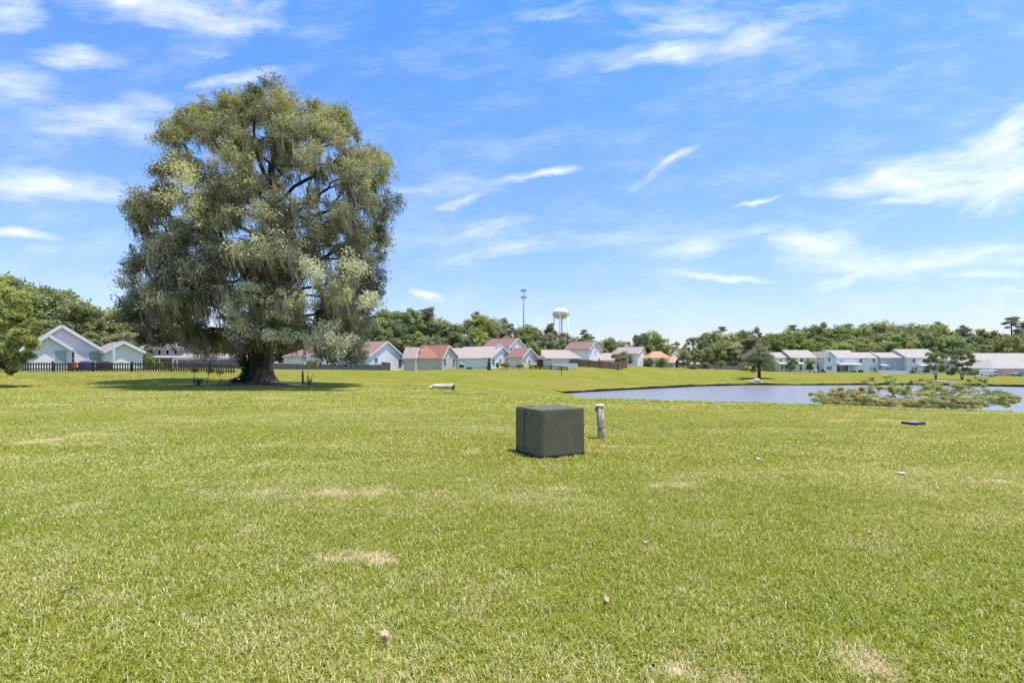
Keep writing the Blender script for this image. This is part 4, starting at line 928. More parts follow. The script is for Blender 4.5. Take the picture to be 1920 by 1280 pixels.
b = long_block(1762, 1806, 195, 662, 675, 10); build_block(h, b, 'cream_siding', 'roof_pale'); opening(h, *face(b, 's'), 1776, 688, 1, 1.3); opening(h, *face(b, 's'), 1790, 688, 1, 1.3); anchor(h, b.A.x, b.A.y)
h = house('white townhouse with dark shuttered windows behind the pink house', TG)
b = long_block(1833, 1960, 187, 662, 675.5, 11); build_block(h, b, 'white_siding', 'roof_pale', hipB=2)
for px in (1842, 1862): opening(h, *face(b, 's'), px, 681, .9, 1.3, shutters=True)
for px in (1838, 1848): opening(h, *face(b, 's'), px, 697, 1.0, 1.9)
c = long_block(1808, 1834, 188, 668, 688, 8); build_block(h, c, 'cream_siding', 'roof_pale'); anchor(h, c.A.x, c.A.y)
h = house('one storey pinkish brick house with pale hipped roof at far right')
b = long_block(1860, 1960, 165, 672.5, 690.5, 12); build_block(h, b, 'pink_brick', 'roof_pale', hipA=4, hipB=5.5, oh=.5)
opening(h, *face(b, 's'), 1878, 699.5, 1.0, 2.0, 'blind', 'door'); opening(h, *face(b, 's'), 1867, 697, 1.0, .5); opening(h, *face(b, 's'), 1905, 697.5, 1.0, 1.4, 'blind'); opening(h, *face(b, 's'), 1914, 697.5, 1.0, 1.4, 'blind'); anchor(h, b.A.x, b.A.y)

# ---------- fences ----------
def board_fence(name, pts, h0, h1, mat, label, th=.06, caps=False):
    root = empty(name, tuple(V3(pts[0], GZ(*pts[0]))), label, 'fence'); o0 = Vector(root.location); m = MB(); pm = []
    for (a, b) in zip(pts[:-1], pts[1:]):
        a = Vector(a); b = Vector(b); L = (b - a).length; k = max(1, int(L / .3)); u = (b - a) / L; ang = math.atan2(u.y, u.x)
        for i in range(k):
            t = (i + .5) / k; p = a + (b - a) * t; hh = h0 + (h1 - h0) * t + random.uniform(-.02, .02); z = GZ(p.x, p.y); m.box((p.x - o0.x, p.y - o0.y, z + hh / 2 - .05 - o0.z), (L / k * .97, .025 + .012 * (i % 2), hh + .1), rz=ang)
        for i in range(int(L / 2.4) + 1):
            p = a + u * min(L, i * 2.4); z = GZ(p.x, p.y); q = MB(); hh = h0 + (h1 - h0) * min(1, i * 2.4 / L) + .08; q.box((p.x - o0.x + u.y * .07, p.y - o0.y - u.x * .07, z + hh / 2 - o0.z), (.1, .1, hh), rz=ang); pm.append(q)
    m.build('boards', M[mat], root)
    for q in pm: q.build('post', M[mat], root)
    return root
board_fence('board_fence', [(WX(455, 100), 100), (WX(731, 100), 100)], 1.5, 1.42, 'fence_grey', 'weathered grey board fence running behind the oak trunk towards the white house')
board_fence('board_fence', [(WX(731, 101), 101), (WX(716, 104.3), 104.3), (WX(655, 104.3), 104.3)], 1.8, 2.0, 'fence_grey', 'taller grey board fence return beside the white gabled house')
board_fence('board_fence', [(WX(335, 68), 68), (WX(452, 68), 68)], 1.35, 1.35, 'fence_grey', 'low grey slatted board fence under the left boughs of the oak')
board_fence('board_fence', [(WX(1064, 118), 114), (WX(1128, 114), 114), (WX(1160, 116), 116), (WX(1176, 121), 121)], 1.75, 1.6, 'fence_brown', 'red brown board fence curving in front of the tall white house')
board_fence('board_fence', [(WX(1288, 142), 142), (WX(1330, 142), 142), (WX(1395, 148), 148)], 1.35, 1.2, 'fence_grey', 'long low grey fence in front of the woods beyond the far lawn')
def picket_fence(px0, px1, d0, d1, hh, gap, w, mat, label, post=3.6, tip=True, name='picket_fence'):
    a = Vector((WX(px0, d0), d0)); b = Vector((WX(px1, d1), d1)); L = (b - a).length; u = (b - a) / L; ang = math.atan2(u.y, u.x); root = empty(name, tuple(V3(a, GZ(a.x, a.y))), label, 'fence'); o0 = Vector(root.location); m = MB(); rl = MB()
    k = int(L / gap); ex = (w if w < .2 else .2)
    for i in range(k):
        p = a + u * (i + .5) * gap; z = GZ(p.x, p.y); h_ = hh * random.uniform(.97, 1.03); c = Vector((p.x - o0.x, p.y - o0.y, z - o0.z)); U = Vector((u.x, u.y, 0)) * w / 2; n_ = Vector((-u.y, u.x, 0)) * .02
        m.prism([c - U + n_, c + U + n_, c + U + n_ + Vector((0, 0, h_ - .08)), c + n_ + Vector((0, 0, h_)), c - U + n_ + Vector((0, 0, h_ - .08))], -n_)
    seg = max(2, int(L / 3))
    for i in range(seg):
        p = a + (b - a) * i / seg; q = a + (b - a) * (i + 1) / seg; zp = GZ(p.x, p.y) - o0.z; zq = GZ(q.x, q.y) - o0.z; nn = Vector((-u.y, u.x, 0)) * .05
        for t in (.3, .8): rl.bar(V3(p - o0.xy, zp + hh * t) + nn, V3(q - o0.xy, zq + hh * t) + nn, .04, .09)
    m.build('pickets', M[mat], root); rl.build('rail', M[mat], root)
    for i in range(int(L / post) + 1):
        p = a + u * min(L, i * post); z = GZ(p.x, p.y); q = MB(); q.box((p.x - o0.x - u.y * .12, p.y - o0.y + u.x * .12, z - o0.z + hh * .52), (.14, .14, hh * 1.08), rz=ang); q.build('post', M[mat], root)
    return root
picket_fence(20, 445, 46, 48, .96, .235, .115, 'fence_dark', 'long dark brown picket fence in front of the lilac house')
picket_fence(993, 1066, 108, 106, .95, .3, .16, 'fence_dark', 'short dark picket fence in front of the small cream house', post=2.4)
picket_fence(1036, 1084, 112.5, 112.5, 1.0, .16, .14, 'trim', 'white picket fence left of the red brown board fence', post=2.4)
picket_fence(1647, 1701, 176, 176, 1.05, .3, .28, 'trim', 'low white fence enclosing the patio of the slate blue townhouse', post=3)
# wire garden fence
a, b_ = (WX(940, 104), 104), (WX(993, 107), 107); r = empty('wire_fence', tuple(V3(a, GZ(*a))), 'low thin wire fence with slim posts left of the short dark picket fence', 'fence'); o0 = Vector(r.location)
m = MB()
for t in (.25, .55, .85): m.tube([Vector((a[0] + (b_[0] - a[0]) * k / 8, a[1] + (b_[1] - a[1]) * k / 8, GZ(a[0] + (b_[0] - a[0]) * k / 8, a[1] + (b_[1] - a[1]) * k / 8) + t)) - o0 for k in range(9)], .014, 4)
m.build('wires', M['darkplastic'], r)
for k in range(6):
    x, y = a[0] + (b_[0] - a[0]) * k / 5, a[1] + (b_[1] - a[1]) * k / 5; q = MB(); q.box(Vector((x, y, GZ(x, y) + .45)) - o0, (.06, .06, 1.0)); q.build('post', M['fence_dark'], r)

# ---------- towers ----------
d = 400; x = WX(1051.5, d); z0 = GZ(x, d); r = empty('water_tower', (x, d, z0), 'white water tower with flat round tank on thin legs above the woods', 'water tower'); zt = lambda py: WZP(py, d) - z0
m = MB(); Rm = 6.9; m.lathe([(.3, zt(576)), (2.5, zt(577.0)), (4.9, zt(580)), (6.3, zt(583.6)), (6.7, zt(585)), (6.75, zt(590.6))], n=40); m.build('tank', M['tower_white'], r, smooth=True)
m = MB(); m.lathe([(7.15, zt(590.4)), (7.15, zt(591.2)), (6.6, zt(591.25)), (5.6, zt(594.3)), (3.4, zt(597.2)), (1.4, zt(598.2))], n=40); m.build('tank_underside', M['tower_rust'], r, smooth=True)
m = MB(); m.lathe([(.25, zt(576)), (.5, zt(575.6)), (.5, zt(574.8)), (.1, zt(574.4))], n=10); m.build('vent', M['steel'], r)
m = MB(); m.lathe([(7.2, zt(589.2)), (7.25, zt(589.2)), (7.25, zt(589)), (7.2, zt(589))], n=40, cap=False); m.build('handrail', M['steel'], r)
m = MB(); m.lathe([(1.35, 0), (1.35, zt(598))], n=20); m.build('riser_pipe', M['tower_white'], r, smooth=True)
for k in range(6):
    a = math.radians(20 + 60 * k); m = MB(); m.tube([(8.1 * math.cos(a), 8.1 * math.sin(a), 0), (6.75 * math.cos(a), 6.75 * math.sin(a), zt(590.5))], .32, 8); m.build('leg', M['tower_white'], r, smooth=True)
m = MB()
for hz in (.33, .66):
    R_ = 8.1 - 1.35 * hz; zz = zt(590.5) * hz
    for k in range(6):
        a = math.radians(20 + 60 * k); b = math.radians(80 + 60 * k); m.tube([(R_ * math.cos(a), R_ * math.sin(a), zz), (R_ * math.cos(b), R_ * math.sin(b), zz)], .07, 5)
m.build('bracing', M['steel'], r)
d = 300; x = WX(981.7, d); z0 = GZ(x, d); r = empty('phone_mast', (x, d, z0), 'tall grey steel phone mast with two tiers of antennas above the woods', 'mast'); zt = lambda py: WZP(py, d) - z0
m = MB(); m.tube([(0, 0, 0), (0, 0, zt(541))], [.55, .28], 12); m.build('pole', M['steel'], r, smooth=True)
for (py, R_, hgt, nn) in ((545, 1.7, 1.9, 9), (557.5, 1.95, 1.7, 9)):
    m = MB(); P_ = [(R_ * math.cos(math.radians(90 + 120 * k)), R_ * math.sin(math.radians(90 + 120 * k)), zt(py)) for k in range(3)]
    for k in range(3):
        for dz in (-.4, .4): m.tube([Vector(P_[k]) + Vector((0, 0, dz)), Vector(P_[(k + 1) % 3]) + Vector((0, 0, dz))], .07, 5)
        m.tube([(0, 0, zt(py)), P_[k]], .08, 5)
    f_ = m.build('antenna_platform', M['steel'], r)
    for k in range(nn):
        s_ = k // 3; t = (k % 3) / 2 * .8 + .1; p = Vector(P_[s_]).lerp(Vector(P_[(s_ + 1) % 3]), t) * 1.0; q = MB(); q.box((p.x * 1.06, p.y * 1.06, zt(py)), (.32, .2, hgt)); q.build('antenna', M['steel'], f_)

# ---------- green cabinet ----------
bx, by = BOX.x, BOX.y
def cab():
    # corner positions worked out on the ground: near corner, left corner, right corner
    dn = 8.02; near = Vector((WX(1010, dn), dn)); left = Vector((WX(966, 8.75), 8.75)); right = Vector((WX(1097, 8.45), 8.45)); back = left + right - near
    return near, left, right, back
n_, l_, r_2, bk = cab(); ctr = (l_ + r_2) / 2; root = empty('utility_cabinet', (ctr.x, ctr.y, 0), 'dull green metal utility cabinet standing alone on the lawn', 'utility cabinet')
def rounded(pts, r, seg=6):
    out = []; n = len(pts)
    for i in range(n):
        p = Vector(pts[i]); a = (Vector(pts[i - 1]) - p).normalized(); b = (Vector(pts[(i + 1) % n]) - p).normalized(); rr_ = r[i]
        half = math.acos(max(-1, min(1, a.dot(b)))) / 2; dd = rr_ / math.tan(half); c = p + (a + b).normalized() * rr_ / math.sin(half); s0 = p + a * dd; s1 = p + b * dd
        a0 = math.atan2(*(s0 - c).yx); a1 = math.atan2(*(s1 - c).yx); da = (a1 - a0 + math.pi) % (2 * math.pi) - math.pi
        for k in range(seg + 1): out.append(c + Vector((math.cos(a0 + da * k / seg), math.sin(a0 + da * k / seg))) * rr_)
    return out
def loft(m, poly, levels, o=ctr):
    n = len(poly); b = len(m.v)
    cc = sum((Vector(p) for p in poly), Vector((0, 0))) / n
    for z, s in levels:
        for p in poly: q = cc + (Vector(p) - cc) * s - o; m.v.append((q.x, q.y, z))
    for i in range(len(levels) - 1):
        for k in range(n): m.f.append((b + i * n + k, b + i * n + (k + 1) % n, b + (i + 1) * n + (k + 1) % n, b + (i + 1) * n + k)); m.m.append(0)
    m.f.append(tuple(b + k for k in range(n))[::-1]); m.m.append(0); m.f.append(tuple(b + (len(levels) - 1) * n + k for k in range(n))); m.m.append(0)
poly = rounded([n_, r_2, bk, l_], [.13, .03, .05, .03]); 
H0 = .81; m = MB(); loft(m, poly, [(.04, 1.0), (H0 - .015, .985), (H0 + .012, .978), (H0 + .022, .955)]); m.build('body', M['cabinet'], root)
m = MB(); loft(m, rounded([n_, r_2, bk, l_], [.14, .05, .06, .05]), [(-.05, 1.035), (.05, 1.03), (.052, 1.0)]); m.build('base', M['cabinet_dark'], root)
# door seam and door on the left face
u = (n_ - l_).normalized(); L_ = (n_ - l_).length; nn = Vector((u.y, -u.x)); nn = nn if nn.dot(-l_) > 0 else -nn; U3 = Vector((u.x, u.y, 0)); N3 = Vector((nn.x, nn.y, 0)); base0 = V3(l_ - ctr, 0); a_ = math.atan2(u.y, u.x)
m = MB(); dw = L_ * .36; m.box(base0 + U3 * (dw / 2 + .03) + N3 * (-.006) + Vector((0, 0, .465)), (dw, .02, .67), rz=a_); m.build('door', M['cabinet'], root, bevel=.004)
m = MB()
m.box(base0 + U3 * (dw + .04) + N3 * -.004 + Vector((0, 0, .455)), (.008, .012, .71), rz=a_); m.box(base0 + U3 * (dw / 2 + .03) + N3 * -.001 + Vector((0, 0, .115)), (dw, .012, .006), rz=a_); m.build('seam', M['cabinet_dark'], root)
for t in (.50, .74):
    q = base0 + U3 * (L_ * t) + N3 * -.014 + Vector((0, 0, .735)); m = MB(); m.tube([q - N3 * .012, q + N3 * .016], .017, 12); m.build('lock_bolt', M['cabinet_dark'], root, smooth=True)
m = MB(); q = (l_ * .55 + bk * .25 + n_ * .2) - ctr; m.box((q.x, q.y, H0 + .026), (.09, .06, .014), rz=a_); m.build('lifting_lug', M['cabinet'], root)
# pipe post
d = CAMZ * F / (824 - HY) ; x = WX(1128, d); r = empty('pipe_post', (x, d, 0), 'short dirty white pipe standing upright beside the cabinet, slightly leaning', 'pipe'); hh = .735; k_ = .1 * 0 - .04
m = MB(); m.lathe([(.083, -.05), (.083, .05), (.078, .3), (.077, hh)], n=24); o = m.build('pipe', M['pvc'], r, smooth=True)
m = MB(); m.lathe([(.080, hh - .03), (.088, hh - .028), (.088, hh + .003), (.083, hh + .010), (.03, hh + .012)], n=24); m.build('cap', M['white_cap'], r, smooth=False)
m = MB(); m.box((-.085, -.01, hh - .09), (.03, .05, .06)); m.build('cable_clip', M['darkplastic'], r)
r.rotation_euler = (0, math.radians(-3.2), 0)
# meter box lid
d = CAMZ * F / (797 - HY); x = WX(1712.5, d); r = empty('valve_box', (x, d, GZ(x, d)), 'flat black valve box with grey lid in the right lawn', 'valve box', rz=.35)
m = MB(); m.box((0, 0, .03), (.42, .34, .10)); m.build('rim', M['cabinet_dark'], r, bevel=.01)
m = MB(); m.box((0, 0, .09), (.40, .32, .022)); m.build('lid', M['rock_grey'], r, bevel=.006)
# log
d = CAMZ * F / (726.5 - HY); xa, xb = WX(803, d), WX(856, d); zc = GZ(WX(830, d), d); r = empty('log', ((xa + xb) / 2, d, zc), 'pale bare hollow log lying on the lawn, split end at left', 'log'); LL = xb - xa
m = MB(); n = 22; prof_ = [(-LL * .36, .09), (-LL * .33, .17), (-LL * .2, .19), (0, .2), (LL * .2, .21), (LL * .40, .235), (LL * .42, .22)]
for xx, rd in prof_:
    for k in range(n):
        a = 2 * math.pi * k / n; q = rd * (1 + .07 * math.sin(3 * a + xx) + .04 * math.sin(7 * a)); m.v.append((xx, q * math.cos(a) + .08 * xx * .3, .2 + q * math.sin(a) - xx * .02))
for i in range(len(prof_) - 1):
    for k in range(n): m.f.append((i * n + k, i * n + (k + 1) % n, (i + 1) * n + (k + 1) % n, (i + 1) * n + k)); m.m.append(0)
m.f.append(tuple(range(n))); m.m.append(0); m.f.append(tuple((len(prof_) - 1) * n + k for k in range(n))[::-1]); m.m.append(0)
m.build('stem', M['barklog'], r, smooth=True)
m = MB(); m.tube([(LL * .36, -.05, .19), (LL * .425, -.07, .19)], [.17, .19], 14); m.build('hollow', M['hollow'], r)  # solid dark plug drawn in place of the open hole
m = MB()
for k in range(9):
    a = k * .7; s = Vector((-LL * .34, 0, .2)); e_ = s + Vector((-random.uniform(.15, LL * .17), random.uniform(-.25, .2), random.uniform(-.14, .06))); m.tube([s + Vector((random.uniform(0, .3), random.uniform(-.12, .1), random.uniform(-.1, .12))), s.lerp(e_, .6), e_], [.09, .08, .03], 7)
m.build('split_end', M['barklog'], r, smooth=True)
# sticks and saplings by the oak
def sapling(px, d, pyt, label, lean=0, leafy=True, thick=.022, nm='sapling', cat='sapling'):
    p = PT(px, d); H_ = WZP(pyt, d) - p.z; r = empty(nm, tuple(p), label, cat); m = MB(); m.tube([(0, 0, -.1), (lean * .4, .02, H_ * .4), (lean * .8, 0, H_ * .75), (lean, 0, H_)], [thick * 1.3, thick, thick * .9, thick * .4], 6); m.build('stem', M['stick'], r)
    if leafy: leaves('foliage', M['leaf_light'], [(lean, 0, H_ * .97, .35, .3, .2, .8), (lean * .8, .1, H_ * .85, .28, .25, .15, .6)], 90, .11, .07, r, seed=int(px))
    return r
sapling(364, 34.5, 690, 'straight thin sapling with leafy top, leftmost of three left of the oak', 0)
sapling(387, 34.5, 692, 'thin sapling leaning right, middle of three left of the oak', .22)
sapling(415, 34.5, 694, 'thin sapling leaning left, nearest of three to the oak trunk', -.17)
sapling(567.5, 34.5, 693, 'dark pointed stump snag right of the oak trunk', 0, False, .07, 'snag', 'stump')
for i, (px, d, n_l, lab) in enumerate([(580, 34.5, 10, 'dark tuft of stiff stalks right of the pointed snag'), (372, 34.2, 8, 'low dry weeds at the foot of the leftmost sapling'), (438, 35.5, 7, 'small weedy shoots just left of the oak roots')]):
    p = PT(px, d); r = empty('weed_tuft', tuple(p), lab, 'weeds', None); m = MB()
    for k in range(n_l):
        a = random.uniform(0, 6.28); t_ = random.uniform(.1, .5) * (1 if i else .7); H_ = random.uniform(.4, 1.05) * (1 if i == 0 else .6); m.tube([(0, 0, 0), (math.cos(a) * t_ * .4, math.sin(a) * t_ * .4, H_ * .6), (math.cos(a) * t_, math.sin(a) * t_, H_)], [.025, .02, .008], 5)
    m.build('stalks', M['stick'], r); leaves('blades', M['ivy'], [(0, 0, .35, .4, .3, .3, .5)], 60, .2, .04, r, seed=i)

# ---------- planting ----------
def leafy(name, px, d, cl, n_, L, Wd, mat, label, cat='tree', stems=None, stemmat='bark_dark', seed=1, group=None, flat=1, lift=0, down=.25):
    p = PT(px, d); r = empty(name, tuple(p), label, cat, group)
    if stems:
        m = MB()
        for pts_, r_ in stems: m.tube(pts_, r_, 7)
        m.build('trunk', M[stemmat], r, smooth=True)
    leaves('crown', M[mat], cl, n_, L, Wd, r, seed=seed, flat=flat, lift=lift, down=down); return r
# bright tree at left edge
d = 33.0; p = PT(-12, d); rr = random.Random(5); cl = []
silL = [(-75,560),(-50,510),(0,513),(30,535),(48,562),(64,590),(60,615),(66,635),(58,655),(52,672),(44,690),(22,694),(8,712),(-40,712),(-80,690)]
PL = np.array([[WX(a, d) - p.x, WZP(b, d) - p.z] for a, b in silL])
while len(cl) < 120:
    x = rr.uniform(PL[:, 0].min(), PL[:, 0].max()); z = rr.uniform(.05, PL[:, 1].max())
    if not inpoly(x, z, PL): continue
    e_ = edged(x, z, PL); s = rr.uniform(.28, .55)
    if e_ < s * .6: continue
    cl.append([x, rr.choice((-1, 1)) * min(1.9, e_ + .2) * rr.uniform(.3, 1), z, s, s, s * .7, .25 + .55 * (z / 7) + rr.uniform(-.2, .25)])
r = empty('broadleaf_tree', tuple(p), 'bright yellow green tree cut by the left edge of the view', 'tree'); nodes, par, cnt = skeleton(cl, 1, [(0, 0, -.2), (.05, 0, 1), (0, .1, 2.2)], 0)
lb = limbs(nodes, par, cnt, .014, .5, 0, 6); lb.tube([(0, 0, -.2), (.05, 0, 1), (0, .1, 2.2)], [.16, .13, .12], 8); lb.build('trunk', M['bark_dark'], r, smooth=True)
leaves('crown', M['edgeleaf'], cl, 260, .17, .10, r, seed=21, down=.2)
# pine by the pond
def custom(name, px, d, clpx, label, mat, n_, L, Wd, stems, cat='tree', stemmat='bark_dark', seed=3, group=None, dy=.6, down=.25):
    p = PT(px, d); k = d / F; cl = []
    for (cx_, cy_, rx, ry, tone) in clpx:
        for s in (-1, 1):
            cl.append([(cx_ - px) * k, s * rx * k * dy * random.uniform(.3, 1), WZP(cy_, d) - p.z, rx * k, rx * k * .8, ry * k, tone + random.uniform(-.15, .15)])
    st = [([((a - px) * k, 0, WZP(b, d) - p.z) for a, b in q], rr_) for q, rr_ in stems]
    return leafy(name, px, d, cl, n_, L, Wd, mat, label, cat, st, stemmat, seed, group, down=down)
custom('pine_tree', 1423.5, 118, [(1424,653,11,5,.6),(1412,660,12,6,.5),(1434,661,12,6,.5),(1400,672,11,6,.45),(1418,670,12,6,.4),(1438,672,12,6,.45),(1395,683,10,5,.6),(1408,683,10,5,.35),(1432,684,11,6,.35),(1447,682,9,6,.5),(1397,692,8,3,.4),(1412,694,8,4,.3),(1440,692,10,4,.3),(1451,692,7,4,.3),(1424,647,6,3,.7),(1405,665,8,4,.6),(1445,668,7,5,.4)],
    'solitary spreading pine on the far bank, casting shade by the rocks', 'leaf_grey', 260, .34, .1, [([(1423.5, 712), (1423.5, 695), (1424, 675), (1424, 655)], [.42, .34, .25, .1]), ([(1423, 692), (1414, 680), (1404, 672)], [.18, .12, .05]), ([(1424, 684), (1434, 674), (1442, 668)], [.15, .1, .05])])
custom('crape_myrtle', 1754, 119, [(1742,664,7,5,.7),(1754,666,6,4,.6),(1738,676,7,5,.5),(1752,676,7,5,.6),(1764,678,7,5,.6),(1740,688,7,5,.4),(1752,690,8,6,.4),(1766,688,6,5,.5),(1737,695,5,3,.4),(1765,694,5,3,.4),(1748,670,6,4,.7)],
    'left of two crape myrtles by the far bank rocks, smaller round crown', 'crapeleaf', 300, .26, .16, [([(1754.5, 712), (1751, 700), (1745, 684), (1742, 668)], [.11, .09, .07, .04]), ([(1755, 712), (1754.5, 698), (1755, 680), (1756, 668)], [.11, .09, .07, .04]), ([(1755.5, 712), (1757, 700), (1763, 686)], [.1, .08, .04])], stemmat='bark_pale')
custom('crape_myrtle', 1804, 119, [(1800,656,9,4,.7),(1814,660,8,5,.6),(1790,668,8,5,.5),(1804,672,7,4,.5),(1820,668,7,5,.6),(1786,679,7,4,.5),(1800,684,7,4,.4),(1816,682,8,5,.5),(1790,692,6,5,.4),(1786,700,3,3,.35),(1812,692,7,4,.4),(1795,660,6,4,.7),(1824,676,4,4,.6)],
    'right of two crape myrtles by the far bank rocks, taller with gaps in its crown', 'crapeleaf', 300, .26, .16, [([(1803, 713), (1800, 700), (1794, 684), (1790, 668)], [.11, .09, .07, .04]), ([(1804, 713), (1804, 700), (1804, 680), (1802, 660)], [.11, .09, .07, .04]), ([(1805, 713), (1808, 698), (1815, 684), (1818, 668)], [.1, .08, .06, .04])], stemmat='bark_pale')
custom('small_tree', 1483, 172, [(1480,672,5,4,.6),(1488,674,6,4,.6),(1482,681,7,5,.4),(1478,688,6,5,.3),(1487,689,6,4,.3),(1493,680,4,3,.6)], 'slim light green tree before the cream townhouse, left of two', 'crapeleaf', 240, .34, .22, [([(1483, 697), (1483, 675)], [.15, .08])])
custom('small_tree', 1518, 172, [(1514,679,6,4,.6),(1522,679,6,4,.6),(1518,684,6,5,.4),(1515,690,5,4,.3),(1521,690,4,3,.3)], 'round green tree before the cream townhouse, right of two', 'crapeleaf', 240, .34, .22, [([(1518, 698), (1518, 680)], [.15, .08])])
custom('cypress_shrub', 917, 103, [(917,674,1.8,3,.4),(917,680,3,3.5,.35),(917,686,4,4,.3),(917,691,4.4,3.5,.3)], 'dark narrow conical evergreen alone on the lawn edge', 'leaf_dark', 500, .16, .1, [([(917, 696), (917, 672)], [.08, .03])], cat='shrub')
custom('round_bush', 1169, 128, [(1160,667,9,5,.5),(1170,662,9,5,.7),(1180,668,8,6,.6),(1158,676,9,5,.4),(1170,674,10,6,.4),(1182,677,7,5,.4),(1150,668,5,4,.5),(1165,682,10,3,.3)], 'big round olive green bush at the end of the brown fence', 'leaf_mid', 320, .26, .16, [([(1169, 689), (1169, 670)], [.2, .1])], cat='bush')
for px, w_, lab in ((1217, 10, 'dark rounded bush, left of two before the orange roof'), (1240, 13, 'wider dark bush, right of two before the orange roof')):
    custom('round_bush', px, 140, [(px - w_ * .5, 680, w_ * .55, 6, .3), (px + w_ * .4, 678, w_ * .6, 6, .5), (px, 674, w_ * .5, 5, .5), (px, 685, w_ * .9, 4, .2)], lab, 'leaf_mid', 360, .3, .2, [([(px, 690), (px, 676)], [.15, .1])], cat='bush')
for px, d, rx, ry, py, mat, lab in ((947, 107, 9, 3.5, 684, 'leaf_mid', 'clipped hedge under the window of the long white house'), (975, 109, 7, 2.5, 685.5, 'leaf_dark', 'low dark hedge before the small cream house'), (933, 106, 2.5, 5, 684, 'leaf_light', 'slim light green shrub beside the clipped hedge'),
        (280, 60, 9, 9, 675, 'leaf_light', 'bright green shrub beside the small blue gabled wing'), (296, 58, 10, 5, 684, 'leaf_light', 'low bright hedge behind the picket fence'), (1300, 140, 8, 3, 688, 'leaf_dark', 'low clipped hedge at left end of the long grey fence'), (1352, 140, 8, 6, 681, 'leaf_mid', 'rounded bush leaning over the long grey fence'),
        (1323, 142, 7, 5, 683, 'leaf_dark', 'dark bush behind the middle of the long grey fence'), (1588, 178, 5, 2, 698, 'leaf_mid', 'small round shrub beside the covered porch'), (1712, 177, 4, 3, 696, 'leaf_light', 'pale shrub right of the low white fence'), (1780, 176, 5, 4, 698, 'leaf_dark', 'dark shrub between the two crape myrtles'),
        (1902, 160, 10, 2.2, 704.5, 'leaf_dark', 'low dark hedge along the pink brick house'), (1840, 172, 5, 6, 690, 'leaf_mid', 'small garden tree before the white shuttered townhouse'), (465, 60, 7, 8, 676, 'leaf_light', 'light green shrub just left of the oak trunk'), (585, 94, 13, 9, 680, 'leaf_mid', 'pale bush seen under the right boughs of the oak'),
        (1826, 170, 8, 3, 700, 'leaf_dark', 'dark hedge right of the crape myrtles'), (1443, 165, 12, 9, 687, 'leaf_dark', 'dark bush behind the pondside pine')):
    custom('bush', px, d, [(px - rx * .5, py, rx * .6, ry * .8, .4), (px + rx * .5, py, rx * .6, ry * .8, .5), (px, py - ry * .2, rx * .6, ry * .8, .5), (px, py + ry * .4, rx * .8, ry * .7, .3)], lab, mat, 260, .09 * d / 60 + .06, .06 * d / 60 + .04, [([(px, py + ry * 1.4), (px, py)], [.06, .04])], cat='bush')
# silk tree leaning over the near bank
d = 25; p = PT(1700, d); r = empty('silk_tree', tuple(p), 'low spreading silk tree with pink and cream blossoms on the near bank', 'tree'); k = d / F; cl = []; bl = []; rr = random.Random(9)
bl_px = [(1540,747,14,5),(1568,736,12,5),(1590,744,20,7),(1620,728,14,6),(1645,722,12,5),(1660,741,26,8),(1680,716,10,5),(1700,735,20,6),(1640,752,30,6),(1700,752,26,6),(1735,745,24,7),(1740,730,18,5),(1770,750,22,5),(1780,736,18,5),(1795,722,12,5),(1820,728,16,7),(1835,742,16,5),(1850,752,14,4),(1860,735,14,4),(1885,743,14,4),(1610,752,20,5),(1725,716,9,3),(1805,755,16,3),(1600,735,8,4),(1840,718,7,5),(1575,752,14,4),(1880,752,10,3),(1900,745,8,3),(1765,724,10,4),(1678,727,14,4),(1550,742,8,4)]
for (a, b, rx, ry) in bl_px:
    y = rr.uniform(-1.5, 1.5); tone = rr.uniform(.25, .8); kk = (d + y) / F
    cl.append([(a - HX) * kk - p.x, y, (HY - b) * kk + CAMZ - p.z, rx * k, rx * k * .9, ry * k * 1.5, tone]); bl.append([(a - HX) * kk - p.x, y - .1, (HY - b) * kk + CAMZ - p.z + ry * k * .35, rx * k * 1.02, rx * k * .9, ry * k * 1.5, rr.uniform(.3, .8)])
for a in range(1548, 1850, 17):
    bl_px.append((a, rr.uniform(750, 758), 14, 5))
cl = []; bl = []
for (a, b, rx, ry) in bl_px:
    for q in range(7):
        y = rr.uniform(-2.4, 2.4); kk = (d + y) / F; aa = a + rr.gauss(0, rx * .7); bb = min(762, b + 2 + rr.gauss(0, ry * 1.2)); sx = rx * rr.uniform(.2, .6) * k; sz = max(.05, ry * rr.uniform(.22, .6) * k)
        c_ = [(aa - HX) * kk - p.x, y, (HY - bb) * kk + CAMZ - p.z, sx, sx * .9, sz]; cl.append(c_ + [rr.uniform(.1, .85)])
        if rr.random() < .8: bl.append(c_[:2] + [c_[2] + sz * .45] + [sx * .95, sx * .9, sz * .7] + [rr.uniform(.1, .9)])
tp = [(.0, .3, -.3), (.1, .2, .1), (0, 0, .5)]; nodes, par, cnt = skeleton(cl, 1, tp, 0, up=0); lb = limbs(nodes, par, cnt, .006, .5, 0, 5); lb.tube(tp, [.1, .08, .07], 8); lb.build('trunk', M['bark_pale'], r, smooth=True)
leaves('crown', M['mimosaleaf'], cl, 110, .14, .03, r, reach=1.5, T=12, seed=31, flat=.6, down=.1); leaves('blossoms', M['blossom'], bl, [95 if c_[0] < 1.5 else 45 for c_ in bl], .08, .06, r, reach=1.5, seed=33, flat=.8, down=-.4)

